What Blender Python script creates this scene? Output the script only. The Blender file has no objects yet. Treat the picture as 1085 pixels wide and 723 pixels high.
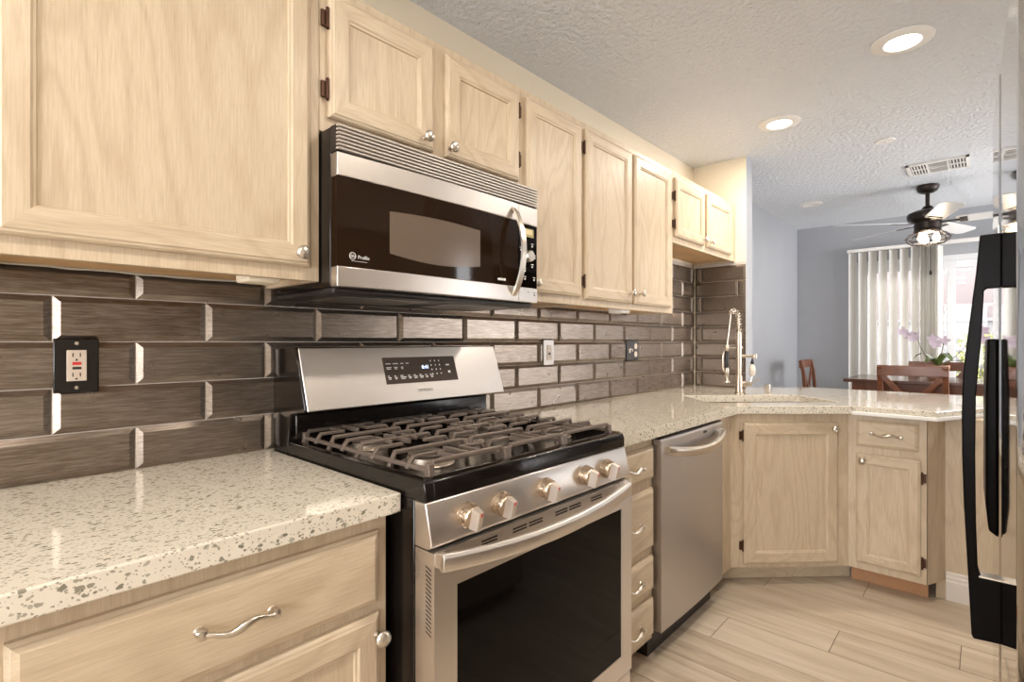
import bpy, bmesh, math, random
from mathutils import Matrix, Vector
random.seed(7)
S = bpy.context.scene
COL = S.collection
R = math.radians

# ------------------------------------------------------------------ camera
cam_d = bpy.data.cameras.new('camera'); cam = bpy.data.objects.new('camera', cam_d); COL.objects.link(cam)
cam.location = (-.633, -1.511, 1.2215)
cam.rotation_euler = (R(90), 0, R(42.74 - 90))
cam_d.sensor_width = 36; cam_d.lens = 548.8 / 1085 * 36
cam_d.shift_x = (542.5 - 537.95) / 1085; cam_d.shift_y = (362.4 - 361.5) / 1085
cam_d.clip_start = .01
S.camera = cam
# ------------------------------------------------------------------ world and exposure
W = bpy.data.worlds.new('sky'); S.world = W; W.use_nodes = True
bgn = W.node_tree.nodes['Background']
bgn.inputs[0].default_value = (.97, .97, 1, 1); bgn.inputs[1].default_value = 16.0
S.view_settings.view_transform = 'Standard'; S.view_settings.look = 'None'
S.view_settings.exposure = 0.0; S.view_settings.gamma = 1; S.view_settings.use_curve_mapping = False
LAMP_W = 14.0          # each kitchen ceiling lamp
LAMP_COL = (1, .90, .79)
FLOOR = .04; CEIL = 2.44; CT = .914

def portal(loc, rot, sx, sy):
    l = bpy.data.lights.new('window_portal', 'AREA'); l.shape = 'RECTANGLE'; l.size = sx; l.size_y = sy
    l.cycles.is_portal = True
    o = bpy.data.objects.new('window_portal', l); o.location = loc; o.rotation_euler = rot; COL.objects.link(o)
portal((5.7, -1.43, 1.05), (R(90), 0, R(90)), 1.9, 2.0)
portal((3.325, -3.44, 1.2), (R(90), 0, 0), .45, 2.1)
portal((4.7, -3.44, 1.2), (R(90), 0, 0), 1.4, 2.1)
portal((-2.84, -1.35, 1.35), (R(90), 0, R(-90)), 1.9, 1.5)

# ------------------------------------------------------------------ materials
def mat(name, col=(.5,.5,.5), rough=.5, metal=0, spec=.5, coat=0, emit=None, estr=0, aniso=0):
    m = bpy.data.materials.new(name); m.use_nodes = True
    b = m.node_tree.nodes['Principled BSDF']
    b.inputs['Base Color'].default_value = (*col, 1); b.inputs['Roughness'].default_value = rough
    b.inputs['Metallic'].default_value = metal; b.inputs['Specular IOR Level'].default_value = spec
    b.inputs['Coat Weight'].default_value = coat; b.inputs['Anisotropic'].default_value = aniso
    if emit: b.inputs['Emission Color'].default_value = (*emit, 1); b.inputs['Emission Strength'].default_value = estr
    return m
class N:
    def __init__(s, m): s.m = m; s.t = m.node_tree; s.b = s.t.nodes['Principled BSDF']
    def n(s, ty, **k):
        x = s.t.nodes.new(ty)
        for a, v in k.items():
            if a.startswith('i_'):
                x.inputs[a[2:].replace('_', ' ')].default_value = v
            else: setattr(x, a, v)
        return x
    def l(s, a, b): s.t.links.new(a, b)
    def coord(s, scale=(1,1,1), obj=True, rot=(0,0,0), vary=True):
        tc = s.n('ShaderNodeTexCoord'); mp = s.n('ShaderNodeMapping')
        mp.inputs['Scale'].default_value = scale; mp.inputs['Rotation'].default_value = rot
        src = tc.outputs['Object' if obj else 'Generated']
        if vary:
            oi = s.n('ShaderNodeObjectInfo'); vm = s.n('ShaderNodeVectorMath', operation='SCALE')
            vm.inputs[0].default_value = (7.3, 3.1, 5.7); s.l(oi.outputs['Random'], vm.inputs['Scale'])
            va = s.n('ShaderNodeVectorMath', operation='ADD'); s.l(src, va.inputs[0]); s.l(vm.outputs[0], va.inputs[1]); src = va.outputs[0]
        s.l(src, mp.inputs[0]); return mp.outputs[0]
    def noise(s, vec, scale, detail=4, rough=.55, dist=0):
        x = s.n('ShaderNodeTexNoise'); x.inputs['Scale'].default_value = scale; x.inputs['Detail'].default_value = detail
        x.inputs['Roughness'].default_value = rough; x.inputs['Distortion'].default_value = dist
        s.l(vec, x.inputs['Vector']); return x.outputs['Fac']
    def ramp(s, fac, stops, const=False):
        x = s.n('ShaderNodeValToRGB'); e = x.color_ramp.elements
        while len(e) < len(stops): e.new(.5)
        for el, (p, c) in zip(e, stops):
            el.position = p; el.color = (*c, 1) if len(c) == 3 else c
        if const: x.color_ramp.interpolation = 'CONSTANT'
        s.l(fac, x.inputs[0]); return x.outputs[0]
    def mix(s, fac, a, b, blend='MIX'):
        x = s.n('ShaderNodeMix', data_type='RGBA', blend_type=blend)
        for v, i in ((fac, 0), (a, 6), (b, 7)):
            if hasattr(v, 'is_output'): s.l(v, x.inputs[i])
            elif i == 0: x.inputs[0].default_value = v
            else: x.inputs[i].default_value = (*v, 1)
        return x.outputs[2]
    def math(s, op, a, b=None):
        x = s.n('ShaderNodeMath', operation=op)
        for v, i in ((a, 0), (b, 1)):
            if v is None: continue
            if hasattr(v, 'is_output'): s.l(v, x.inputs[i])
            else: x.inputs[i].default_value = v
        return x.outputs[0]
    def bump(s, h, strength=.2, dist=.002):
        x = s.n('ShaderNodeBump'); x.inputs['Strength'].default_value = strength; x.inputs['Distance'].default_value = dist
        s.l(h, x.inputs['Height']); s.l(x.outputs[0], s.b.inputs['Normal'])
    def color(s, c): s.l(c, s.b.inputs['Base Color'])
    def rough(s, c): s.l(c, s.b.inputs['Roughness'])

def wood(name, horiz, c_lo, c_mid, c_hi, rough=.42, seam=(.33, .22, .13), fig=True):
    m = mat(name, rough=rough, spec=.4); n = N(m)
    sc = (1, 1, .06) if not horiz else (.06, 1, 1)
    v = n.coord(sc)
    big = n.coord((3.0, 3.0, .75) if not horiz else (.75, 3, 3.0))
    f = n.noise(big, 1.6, 2, .5, .6)
    rings = n.math('SINE', n.math('MULTIPLY', f, 60.0))
    rings = n.math('ADD', n.math('MULTIPLY', rings, .5), .5)
    fine = n.noise(v, 260, 5, .6)
    c = n.ramp(fine, [(.25, c_lo), (.5, c_mid), (.75, c_hi)])
    tone = n.noise(n.coord((1.5, 1.5, .4) if not horiz else (.4, 1.5, 1.5)), 3.5, 3)
    c = n.mix(n.math('MULTIPLY', tone, .5), c, c_mid)
    if fig:
        c = n.mix(n.math('MULTIPLY', n.math('POWER', rings, 3.0), .30), c, seam, 'MIX') if False else n.mix(n.math('MULTIPLY', n.math('POWER', rings, 3.0), .26), c, seam)
    pores = n.noise(n.coord((1, 1, .035) if not horiz else (.035, 1, 1)), 420, 3, .7)
    c = n.mix(n.math('MULTIPLY', n.math('LESS_THAN', pores, .36), .22), c, seam)
    n.color(c); n.bump(fine, .12, .0006)
    return m
CL, CM, CH = (.44, .34, .225), (.55, .44, .305), (.63, .52, .38)
M = {}
M['wood_v'] = wood('whitewashed_oak', False, CL, CM, CH)
M['wood_h'] = wood('whitewashed_oak_cross', True, CL, CM, CH)
M['wood_raw'] = wood('raw_orange_wood', True, (.50, .30, .14), (.62, .39, .19), (.68, .46, .25), .6)
M['toe'] = wood('toe_kick_wood', True, (.30, .14, .06), (.44, .22, .10), (.52, .30, .15), .6)
M['chairwood'] = wood('reddish_brown_wood', True, (.08, .025, .01), (.15, .05, .02), (.21, .075, .03), .3, (.05, .015, .01))
M['tablewood'] = wood('dark_brown_table_wood', True, (.045, .02, .012), (.085, .035, .02), (.13, .055, .03), .18, (.02, .01, .006))

def steel(name, col, rough, scale=(1, 60, 60)):
    m = mat(name, col, rough, 1); n = N(m)
    f = n.noise(n.coord(scale), 40, 3, .6)
    n.rough(n.math('ADD', n.math('MULTIPLY', f, .05), rough - .02))
    return m
M['steel'] = steel('brushed_stainless_steel', (.74, .69, .64), .33)
M['steel_v'] = steel('brushed_stainless_steel_upright', (.50, .47, .45), .34, (60, 60, 1))
M['slat'] = mat('satin_steel_slat', (.74, .68, .60), .5, .8)
M['steel_dark'] = steel('dark_stainless', (.30, .27, .24), .35)
M['nickel'] = mat('satin_nickel', (.62, .56, .48), .28, 1)
M['brushed_nickel'] = mat('warm_brushed_nickel_faucet', (.60, .52, .42), .33, 1)
M['bronze'] = mat('antique_copper_hinge', (.075, .032, .016), .5, .6)
M['knob_side'] = mat('bronze_tinted_steel', (.50, .40, .30), .32, 1)
M['black_gloss'] = mat('black_enamel', (.007, .005, .004), .15, 0, .35, .15)
M['black_glass'] = mat('black_glass', (.004, .003, .0025), .05, 0, .10)
M['brown_glass'] = mat('smoked_microwave_glass', (.016, .008, .004), .05, 0, .22)
M['mw_window'] = mat('screened_microwave_window', (.13, .095, .07), .16, 0, .3)
M['black_mat'] = mat('black_plastic', (.016, .012, .011), .38)
M['iron'] = mat('cast_iron_grate', (.15, .115, .09), .42, .3, .5)
M['burner'] = mat('burner_aluminium', (.42, .36, .30), .4, .9)
M['display'] = mat('smoked_display_panel', (.055, .038, .028), .12)
M['white_ink'] = mat('white_print', (.8, .78, .74), .5)
M['grey_ink'] = mat('grey_print', (.25, .22, .2), .5)
M['led'] = mat('blue_white_led_digits', (.5, .6, .9), .4, emit=(.55, .68, 1), estr=3.2)
M['lcd'] = mat('olive_lcd_screen', (.42, .34, .13), .3)
M['lcd2'] = mat('pale_lcd_digits_field', (.72, .62, .36), .3)
M['red'] = mat('red_button', (.62, .03, .03), .4)
M['ivory'] = mat('ivory_plastic', (.62, .52, .42), .4)
M['white'] = mat('white_paint', (.78, .76, .72), .45)
M['white_cool'] = mat('white_vinyl_frame', (.72, .73, .74), .4)
M['cream'] = mat('cream_wall_paint', (.74, .65, .50), .75)
M['fridge'] = mat('mirror_black_stainless', (.42, .40, .38), .035, 1, .6)
M['fridge_handle'] = mat('gloss_black_handle', (.004, .003, .0025), .32, 0, .04)
M['chip_grey'] = mat('grey_caulk', (.42, .38, .32), .8)
M['fan_dark'] = mat('oil_rubbed_bronze', (.025, .016, .012), .35, .5)
M['fan_blade'] = mat('pale_grey_fan_blade', (.55, .55, .55), .35)
M['bulb'] = mat('fan_bulb', (1, .9, .8), .4, emit=(1, .72, .42), estr=7)
M['lens'] = mat('lit_lamp_lens', (1, 1, 1), .5, emit=(1, .90, .78), estr=16)
M['pot'] = mat('tan_pot', (.42, .22, .13), .6)
M['leaf'] = mat('orchid_leaf', (.09, .14, .035), .35)
M['stem'] = mat('orchid_stem', (.08, .06, .03), .6)
M['petal'] = mat('pale_lilac_petal', (.64, .54, .63), .6)
M['soap'] = mat('white_plastic_valve', (.72, .66, .56), .35)

def paint(name, col, col2, bump=.25, scale=90, rough=.6, bd=.003):
    m = mat(name, col, rough); n = N(m)
    v = n.coord(vary=False); c = n.mix(n.noise(v, 2.2, 4), col, col2); n.color(c)
    n.bump(n.noise(v, scale, 3, .6), bump, bd); return m
M['ceil'] = paint('knockdown_textured_ceiling', (.64, .66, .68), (.70, .72, .74), .65, 42, .5, .03)
M['creamw'] = paint('cream_textured_wall', (.72, .63, .47), (.78, .69, .54), .15, 70)
M['blue'] = paint('slate_blue_wall_paint', (.32, .33, .35), (.365, .375, .395), .2, 60, .5)
M['plainw'] = paint('pale_wall_paint', (.62, .56, .48), (.66, .60, .52), .1, 60)

# quartz counter: cream body with dark green-grey chips
m = M['quartz'] = mat('speckled_cream_quartz', (.7, .64, .54), .10, 0, .5, .25); n = N(m)
v = n.coord((1, 1, 1), vary=False)
def chips(scale, thr, dens, off):
    mp = n.n('ShaderNodeMapping'); mp.inputs['Location'].default_value = (off, off * .7, off * .3)
    mp.inputs['Rotation'].default_value = (off, 0, off * 2); mp.inputs['Scale'].default_value = (1, 1.7, 1.3)
    n.l(v, mp.inputs[0])
    wv = n.n('ShaderNodeTexNoise'); wv.inputs['Scale'].default_value = scale * 1.3; n.l(mp.outputs[0], wv.inputs['Vector'])
    dv = n.n('ShaderNodeVectorMath', operation='SCALE'); n.l(wv.outputs['Color'], dv.inputs[0]); dv.inputs['Scale'].default_value = .9 / scale
    ad = n.n('ShaderNodeVectorMath', operation='ADD'); n.l(mp.outputs[0], ad.inputs[0]); n.l(dv.outputs[0], ad.inputs[1])
    vo = n.n('ShaderNodeTexVoronoi'); vo.inputs['Scale'].default_value = scale; n.l(ad.outputs[0], vo.inputs['Vector'])
    sp = n.n('ShaderNodeSeparateColor'); n.l(vo.outputs['Color'], sp.inputs[0])
    pick = n.math('LESS_THAN', sp.outputs[0], dens)
    lim = n.math('MULTIPLY', n.math('ADD', n.math('MULTIPLY', sp.outputs[1], .8), .25), thr)
    return n.math('MULTIPLY', pick, n.math('LESS_THAN', vo.outputs['Distance'], lim)), sp.outputs[2]
base = n.mix(n.noise(v, 30, 3), (.64, .575, .465), (.74, .68, .57))
k1, r1 = chips(95, .50, .42, .3); k2, r2 = chips(190, .50, .45, 1.9); k3, r3 = chips(70, .36, .09, 4.1)
base = n.mix(n.math('MULTIPLY', k2, .75), base, n.ramp(r2, [(0, (.14, .12, .08)), (1, (.32, .28, .20))]))
base = n.mix(n.math('MULTIPLY', k1, .85), base, n.ramp(r1, [(0, (.10, .095, .06)), (.6, (.22, .20, .14)), (1, (.45, .42, .34))]))
base = n.mix(n.math('MULTIPLY', k3, .8), base, n.ramp(r3, [(0, (.13, .13, .09)), (1, (.34, .32, .25))]))
n.color(base)

# glazed metallic tile; per-tile tone from the 'rnd' attribute
m = M['tile'] = mat('brown_metallic_glazed_tile', (.1, .08, .06), .25, .8, .6); n = N(m)
at = n.n('ShaderNodeAttribute'); at.attribute_name = 'rnd'
v = n.coord((1, 1, 1), vary=False)
br = n.noise(n.coord((.16, 1, 2.6), vary=False), 110, 4, .7, 0)
c = n.mix(at.outputs['Fac'], (.15, .11, .08), (.25, .205, .165))
c = n.mix(n.math('MULTIPLY', n.noise(v, 9, 3), .6), c, (.13, .095, .065))
c = n.mix(n.ramp(br, [(.40, (0, 0, 0)), (.72, (.6, .6, .6))]), c, (.42, .37, .32))
n.color(c); n.rough(n.math('ADD', n.math('MULTIPLY', n.noise(v, 14, 3), .10), .24)); n.bump(br, .20, .0009)
M['grout'] = mat('pale_grout', (.52, .47, .41), .8)

# porcelain wood-look planks
m = M['plank'] = mat('wood_look_porcelain_plank', (.6, .5, .38), .34, 0, .45); n = N(m)
at = n.n('ShaderNodeAttribute'); at.attribute_name = 'rnd'
tc = n.n('ShaderNodeTexCoord'); cb = n.n('ShaderNodeCombineXYZ'); n.l(n.math('MULTIPLY', at.outputs['Fac'], 31.0), cb.inputs[0]); n.l(n.math('MULTIPLY', at.outputs['Fac'], 17.0), cb.inputs[1])
va = n.n('ShaderNodeVectorMath', operation='ADD'); n.l(tc.outputs['Object'], va.inputs[0]); n.l(cb.outputs[0], va.inputs[1])
mp = n.n('ShaderNodeMapping'); mp.inputs['Scale'].default_value = (1, .09, 1); n.l(va.outputs[0], mp.inputs[0])
f1 = n.noise(mp.outputs[0], 14, 5, .62, .6); f2 = n.noise(mp.outputs[0], 90, 3, .6)
c = n.ramp(f1, [(.30, (.30, .225, .15)), (.47, (.44, .355, .26)), (.60, (.53, .44, .335)), (.74, (.62, .53, .42))])
c = n.mix(n.math('MULTIPLY', f2, .35), c, (.46, .37, .27))
c = n.mix(n.math('MULTIPLY', at.outputs['Fac'], .25), c, (.54, .46, .36))
n.color(c)
M['floorgrout'] = mat('dark_floor_grout', (.17, .13, .09), .9)
# baseboard marble-ish worn white
M['base_white'] = paint('worn_white_baseboard', (.60, .53, .45), (.72, .67, .60), .05, 30)

def glassy(name, tint=(1, 1, 1), rough=0.0, refl=.12):
    m = bpy.data.materials.new(name); m.use_nodes = True; t = m.node_tree; t.nodes.clear()
    o = t.nodes.new('ShaderNodeOutputMaterial'); tr = t.nodes.new('ShaderNodeBsdfTransparent'); gl = t.nodes.new('ShaderNodeBsdfGlossy')
    gl.inputs['Roughness'].default_value = rough; tr.inputs[0].default_value = (*tint, 1)
    fr = t.nodes.new('ShaderNodeFresnel'); fr.inputs[0].default_value = 1.35; mx = t.nodes.new('ShaderNodeMixShader')
    t.links.new(fr.outputs[0], mx.inputs[0]); t.links.new(tr.outputs[0], mx.inputs[1]); t.links.new(gl.outputs[0], mx.inputs[2]); t.links.new(mx.outputs[0], o.inputs[0])
    return m
M['glass'] = glassy('clear_window_glass')
m = M['vane'] = bpy.data.materials.new('translucent_blind_vane'); m.use_nodes = True; t = m.node_tree
b = t.nodes['Principled BSDF']; b.inputs['Base Color'].default_value = (.84, .83, .80, 1); b.inputs['Roughness'].default_value = .6
tl = t.nodes.new('ShaderNodeBsdfTranslucent'); tl.inputs[0].default_value = (.84, .82, .77, 1); mx = t.nodes.new('ShaderNodeMixShader'); mx.inputs[0].default_value = .55
t.links.new(b.outputs[0], mx.inputs[1]); t.links.new(tl.outputs[0], mx.inputs[2]); t.links.new(mx.outputs[0], t.nodes['Material Output'].inputs[0])

# ------------------------------------------------------------------ mesh builder
I4 = Matrix.Identity(4)
def wm(o):
    w = o.matrix_basis.copy()
    while o.parent: o = o.parent; w = o.matrix_basis @ w
    return w
def tag(o, label=None, cat=None, group=None, kind=None):
    if label: o['label'] = label
    if cat: o['category'] = cat
    if group: o['group'] = group
    if kind: o['kind'] = kind
    return o
def thing(name, label, cat, loc=(0, 0, 0), rz=0, group=None):
    o = bpy.data.objects.new(name, None); COL.objects.link(o); o.location = loc; o.rotation_euler = (0, 0, rz)
    o.empty_display_size = .05
    return tag(o, label, cat, group)
def put(mesh, name, parent, world):
    o = bpy.data.objects.new(name, mesh); COL.objects.link(o)
    if parent: o.parent = parent; o.matrix_basis = wm(parent).inverted() @ world
    else: o.matrix_basis = world
    return o
def frame(x, y, rz=0, z=0): return Matrix.Translation((x, y, z)) @ Matrix.Rotation(rz, 4, 'Z')
class MB:
    def __init__(s, A=I4): s.v = []; s.f = []; s.mi = []; s.A = A; s.attr = []
    def add(s, vs, fs, mi=0, rnd=0.0):
        k = len(s.v); s.v += [Vector(p) for p in vs]
        for i, f in enumerate(fs):
            s.f.append([k + j for j in f]); s.mi.append(mi[i] if isinstance(mi, (list, tuple)) else mi); s.attr.append(rnd)
        return s
    def box(s, x0, x1, y0, y1, z0, z1, mi=0, rnd=0.0):
        x0, x1 = sorted((x0, x1)); y0, y1 = sorted((y0, y1)); z0, z1 = sorted((z0, z1))
        return s.add([(x0,y0,z0),(x1,y0,z0),(x1,y1,z0),(x0,y1,z0),(x0,y0,z1),(x1,y0,z1),(x1,y1,z1),(x0,y1,z1)],
            [(0,3,2,1),(4,5,6,7),(0,1,5,4),(1,2,6,5),(2,3,7,6),(3,0,4,7)], mi, rnd)
    def prism(s, poly, axis, a, b, mi=0):
        def P(p, w): return {'x': (w, p[0], p[1]), 'y': (p[0], w, p[1]), 'z': (p[0], p[1], w)}[axis]
        n = len(poly); vs = [P(p, a) for p in poly] + [P(p, b) for p in poly]
        fs = [tuple(range(n)), tuple(range(2*n-1, n-1, -1))] + [(i, i+n, (i+1) % n + n, (i+1) % n) for i in range(n)]
        return s.add(vs, fs, mi)
    def rings(s, rs, cap0=True, cap1=True, mi=0, closed=False):
        n = len(rs[0]); vs = [p for r in rs for p in r]; fs = []
        m_ = len(rs)
        for i in range(m_ if closed else m_ - 1):
            for j in range(n):
                k = (j+1) % n; i2 = (i+1) % m_
                fs.append((i*n+j, i*n+k, i2*n+k, i2*n+j))
        if not closed:
            if cap0: fs.append(tuple(range(n-1, -1, -1)))
            if cap1: fs.append(tuple(range((m_-1)*n, m_*n)))
        return s.add(vs, fs, mi)
    def sweep(s, pts, sec, up=(0, 0, 1), mi=0, scale=None, closed=False):
        pts = [Vector(p) for p in pts]; rs = []
        L = len(pts); u = Vector(up)
        for i, p in enumerate(pts):
            if closed: t = pts[(i+1) % L] - pts[i-1]
            else: t = (pts[min(i+1, L-1)] - pts[max(i-1, 0)])
            t.normalize()
            a = t.cross(u)
            if a.length < 1e-3: a = t.cross(Vector((1, .1, .2)))
            a.normalize(); b_ = a.cross(t)
            if up is None or True: u2 = b_
            k = scale[i] if scale else 1
            rs.append([p + a * q[0] * k + b_ * q[1] * k for q in sec])
            if s.trans: u = b_
        return s.rings(rs, mi=mi, closed=closed)
    trans = False
    def tube(s, pts, r, n=10, mi=0, closed=False, sc=None):
        s.trans = True
        pts = [Vector(p) for p in pts]; t0 = pts[1] - pts[0]
        up = (0, 0, 1) if abs(t0.normalized().z) < .9 else (1, 0, 0)
        s.sweep(pts, [(r * math.cos(2*math.pi*k/n), r * math.sin(2*math.pi*k/n)) for k in range(n)], up, mi, sc, closed)
        s.trans = False; return s
    def bar(s, pts, w, h, up=(0, 0, 1), mi=0, sc=None):
        return s.sweep(pts, [(-w/2, -h/2), (w/2, -h/2), (w/2, h/2), (-w/2, h/2)], up, mi, sc)
    def lathe(s, prof, c=(0, 0, 0), ax='z', n=24, mi=0, cap=True):
        c = Vector(c); rs = []
        for r, h in prof:
            ring = []
            for k in range(n):
                a = 2*math.pi*k/n; x, y = r*math.cos(a), r*math.sin(a)
                ring.append(c + Vector({'z': (x, y, h), 'y': (x, -h, y), 'x': (h, x, y)}[ax]))
            rs.append(ring)
        return s.rings(rs, cap, cap, mi)
    def build(s, name, mats, parent=None, bevel=0, smooth=True, seg=2, angle=38, attr=False):
        P = [s.A @ p for p in s.v]
        if parent: inv = wm(parent).inverted(); P = [inv @ p for p in P]; off = None
        else:
            xs = [p.x for p in P]; ys = [p.y for p in P]
            off = Vector(((min(xs)+max(xs))/2, (min(ys)+max(ys))/2, min(p.z for p in P)))
            P = [p - off for p in P]
        me = bpy.data.meshes.new(name); me.from_pydata([tuple(p) for p in P], [], s.f)
        if not isinstance(mats, (list, tuple)): mats = [mats]
        for k in mats: me.materials.append(M[k] if isinstance(k, str) else k)
        for p, i in zip(me.polygons, s.mi): p.material_index = i
        if attr:
            at = me.attributes.new('rnd', 'FLOAT', 'FACE')
            for i, x in enumerate(s.attr): at.data[i].value = x
        bm = bmesh.new(); bm.from_mesh(me); bmesh.ops.recalc_face_normals(bm, faces=bm.faces); bm.to_mesh(me); bm.free()
        if smooth:
            for p in me.polygons: p.use_smooth = True
            me.set_sharp_from_angle(angle=R(angle))
        o = bpy.data.objects.new(name, me); COL.objects.link(o)
        if parent: o.parent = parent
        else: o.location = off
        if bevel:
            b = o.modifiers.new('bevel', 'BEVEL'); b.width = bevel; b.segments = seg; b.limit_method = 'ANGLE'; b.angle_limit = R(40); b.harden_normals = False
        return o
def struct(name, mb, mats, **k):
    o = mb.build(name, mats, **k); o['kind'] = 'structure'; return o
def text(s, size, mtl, parent, world, name='lettering', ext=.0002, space=1.0, align='LEFT'):
    cu = bpy.data.curves.new('t', 'FONT'); cu.body = s; cu.size = size; cu.extrude = ext; cu.space_character = space; cu.align_x = align; cu.resolution_u = 3
    to = bpy.data.objects.new('t', cu); COL.objects.link(to)
    dg = bpy.context.evaluated_depsgraph_get(); me = bpy.data.meshes.new_from_object(to.evaluated_get(dg)); me.name = name
    bpy.data.objects.remove(to); me.materials.clear(); me.materials.append(M[mtl])
    return put(me, name, parent, world)
def arc(c, r, a0, a1, n, plane='xz'):
    out = []
    for i in range(n+1):
        a = R(a0 + (a1-a0)*i/n); x, y = r*math.cos(a), r*math.sin(a)
        out.append({'xz': (c[0]+x, c[1], c[2]+y), 'yz': (c[0], c[1]+x, c[2]+y), 'xy': (c[0]+x, c[1]+y, c[2])}[plane])
    return out

# ------------------------------------------------------------------ SETTING
# floor: grout bed and planks in one mesh
mb = MB(); mb.box(-2.9, 5.65, -3.5, 0, FLOOR - .06, FLOOR - .002, 1)
i = -22
while True:
    x0 = 1.44 + .202 * i
    if x0 > 5.65: break
    x1 = min(x0 + .199, 5.65)
    if x1 > -2.9:
        y = -.70 - .37 * i
        y = y % 1.09 - 1.09 * 5
        while y < 0:
            ya, yb = max(y + .0015, -3.5), min(y + 1.0885, 0)
            if yb > ya: mb.box(max(x0, -2.9), x1, ya, yb, FLOOR - .003, FLOOR, 0, random.random())
            y += 1.09
    i += 1
struct('floor', mb, ['plank', 'floorgrout'], attr=True, smooth=False)
struct('ceiling', MB().box(-2.9, 5.8, -3.6, .12, CEIL, CEIL + .1), 'ceil')
struct('wall_kitchen', MB().box(-2.9, 3.05, 0, .12, -.02, CEIL), 'creamw')
struct('wall_dining', MB().box(3.05, 5.8, 0, .12, -.02, CEIL), 'blue')
mb = MB().box(2.928, 3.05, -.352, 0, -.02, CEIL, [0, 0, 1, 1, 0, 0])
struct('wall_return', mb, ['creamw', 'blue'])
# far wall with sliding door opening
OY0, OY1, OZ = -2.38, -.52, 2.03
mb = MB().box(5.65, 5.8, OY1, 0, -.02, CEIL).box(5.65, 5.8, -3.6, OY0, -.02, CEIL).box(5.65, 5.8, OY0, OY1, OZ, CEIL)
struct('wall_far', mb, 'blue')
mb = MB().box(1.7, 3.1, -3.6, -3.45, -.02, CEIL).box(3.55, 4.0, -3.6, -3.45, -.02, CEIL).box(5.4, 5.65, -3.6, -3.45, -.02, CEIL).box(3.1, 5.4, -3.6, -3.45, 2.25, CEIL).box(3.1, 5.4, -3.6, -3.45, -.02, .15)
struct('wall_right', mb, 'plainw')
mb = MB().box(-2.9, 1.7, -2.5, -2.38, -.02, CEIL).box(1.58, 1.7, -3.6, -2.5, -.02, CEIL)
struct('wall_fridge', mb, 'plainw')
mb = MB().box(-3.0, -2.9, -2.5, -2.3, -.02, CEIL).box(-3.0, -2.9, -.4, .12, -.02, CEIL).box(-3.0, -2.9, -2.3, -.4, 2.1, CEIL).box(-3.0, -2.9, -2.3, -.4, -.02, .6)
struct('wall_rear', mb, 'plainw')
def windowf(name, A, w, z0, z1, th=.05):
    mb = MB(A)
    mb.box(0, th, -.03, .03, z0, z1).box(w-th, w, -.03, .03, z0, z1).box(th+.0001, w-th-.0001, -.03, .03, z0, z0+th).box(th+.0001, w-th-.0001, -.03, .03, z1-th, z1)
    f = struct(name, mb, 'white_cool', bevel=.004)
    MB(A).box(th, w-th, -.004, .004, z0+th, z1-th).build('pane', 'glass', f)
windowf('window_1', frame(3.1, -3.52), .45, .15, 2.25)
windowf('added_window_right', frame(4.0, -3.52), 1.4, .15, 2.25)  # unseen opening added to bring more daylight onto dining walls and ceiling
windowf('added_window_rear', frame(-2.95, -.4, R(-90)), 1.9, .6, 2.1)  # unseen opening added behind the camera as daylight fill
# sliding glass door (two leaves)
mb = MB()
mb.box(5.68, 5.76, OY0, OY1, OZ-.05, OZ).box(5.68, 5.76, OY0, OY1, FLOOR, FLOOR+.04)
mb.box(5.68, 5.76, OY1-.05, OY1, FLOOR+.0401, OZ-.0501).box(5.68, 5.76, OY0, OY0+.05, FLOOR+.0401, OZ-.0501)
door = struct('door_1', mb, 'white_cool', bevel=.004)
for (ya, yb, xx) in ((-1.30, OY1-.05, 5.70), (OY0+.05, -1.24, 5.74)):
    f = MB().box(xx-.018, xx+.018, ya, ya+.06, FLOOR+.0405, OZ-.0505).box(xx-.018, xx+.018, yb-.06, yb, FLOOR+.0405, OZ-.0505) \
        .box(xx-.018, xx+.018, ya+.0601, yb-.0601, OZ-.12, OZ-.0505).box(xx-.018, xx+.018, ya+.0601, yb-.0601, FLOOR+.0405, FLOOR+.14).build('sliding_leaf', 'white_cool', door, bevel=.003)
    MB().box(xx-.003, xx+.003, ya+.06, yb-.06, FLOOR+.14, OZ-.12).build('pane', 'glass', f)

# backsplash tiles: every tile a bevelled raised field on grout
RH, TL, N0 = .1025, .3048, -.4773
def tile(mb, A, x0, x1, z0, z1, rnd):
    g = .0012; x0 += g; x1 -= g; z0 += g; z1 -= g; b = min(.013, (x1-x0)*.3, (z1-z0)*.3)
    rs = []
    for ins, y in ((0, 0), (0, -.004), (b, -.0115)):
        rs.append([A @ Vector(p) for p in ((x0+ins, y, z0+ins), (x1-ins, y, z0+ins), (x1-ins, y, z1-ins), (x0+ins, y, z1-ins))])
    k = len(mb.f); mb.rings(rs, cap0=False, mi=0)
    for i in range(k, len(mb.f)): mb.attr[i] = rnd
mb = MB(); A0 = I4
mb.box(-1.3, 2.928, -.0025, 0, CT+.001, 1.755, 1)
for row in range(9):
    z0 = CT + row * RH; z1 = z0 + RH
    if z0 > 1.755: break
    joints = [N0 + TL * k + (TL/2 if row % 2 == 0 else 0) for k in range(-4, 13)]
    for a, b_ in zip(joints[:-1], joints[1:]):
        lo, hi = a, min(b_, 2.926); ztop = min(z1, 1.752)
        if hi < -1.3 or lo > 2.9: continue
        if z1 > 1.385:
            if hi <= 1.995 and z0 > 1.372: continue
            if hi <= 1.995:
                zt = min(ztop, 1.386); 
                if zt - z0 > .02: tile(mb, A0, max(lo, -1.3), hi, z0, zt, random.random())
                continue
            if lo < 1.995 and z0 > 1.372: lo = 1.995
        if ztop - z0 > .02 and hi - lo > .02: tile(mb, A0, max(lo, -1.3), hi, z0, ztop, random.random())
struct('wall_tiles_kitchen', mb, ['tile', 'grout'], attr=True, smooth=False)
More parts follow.
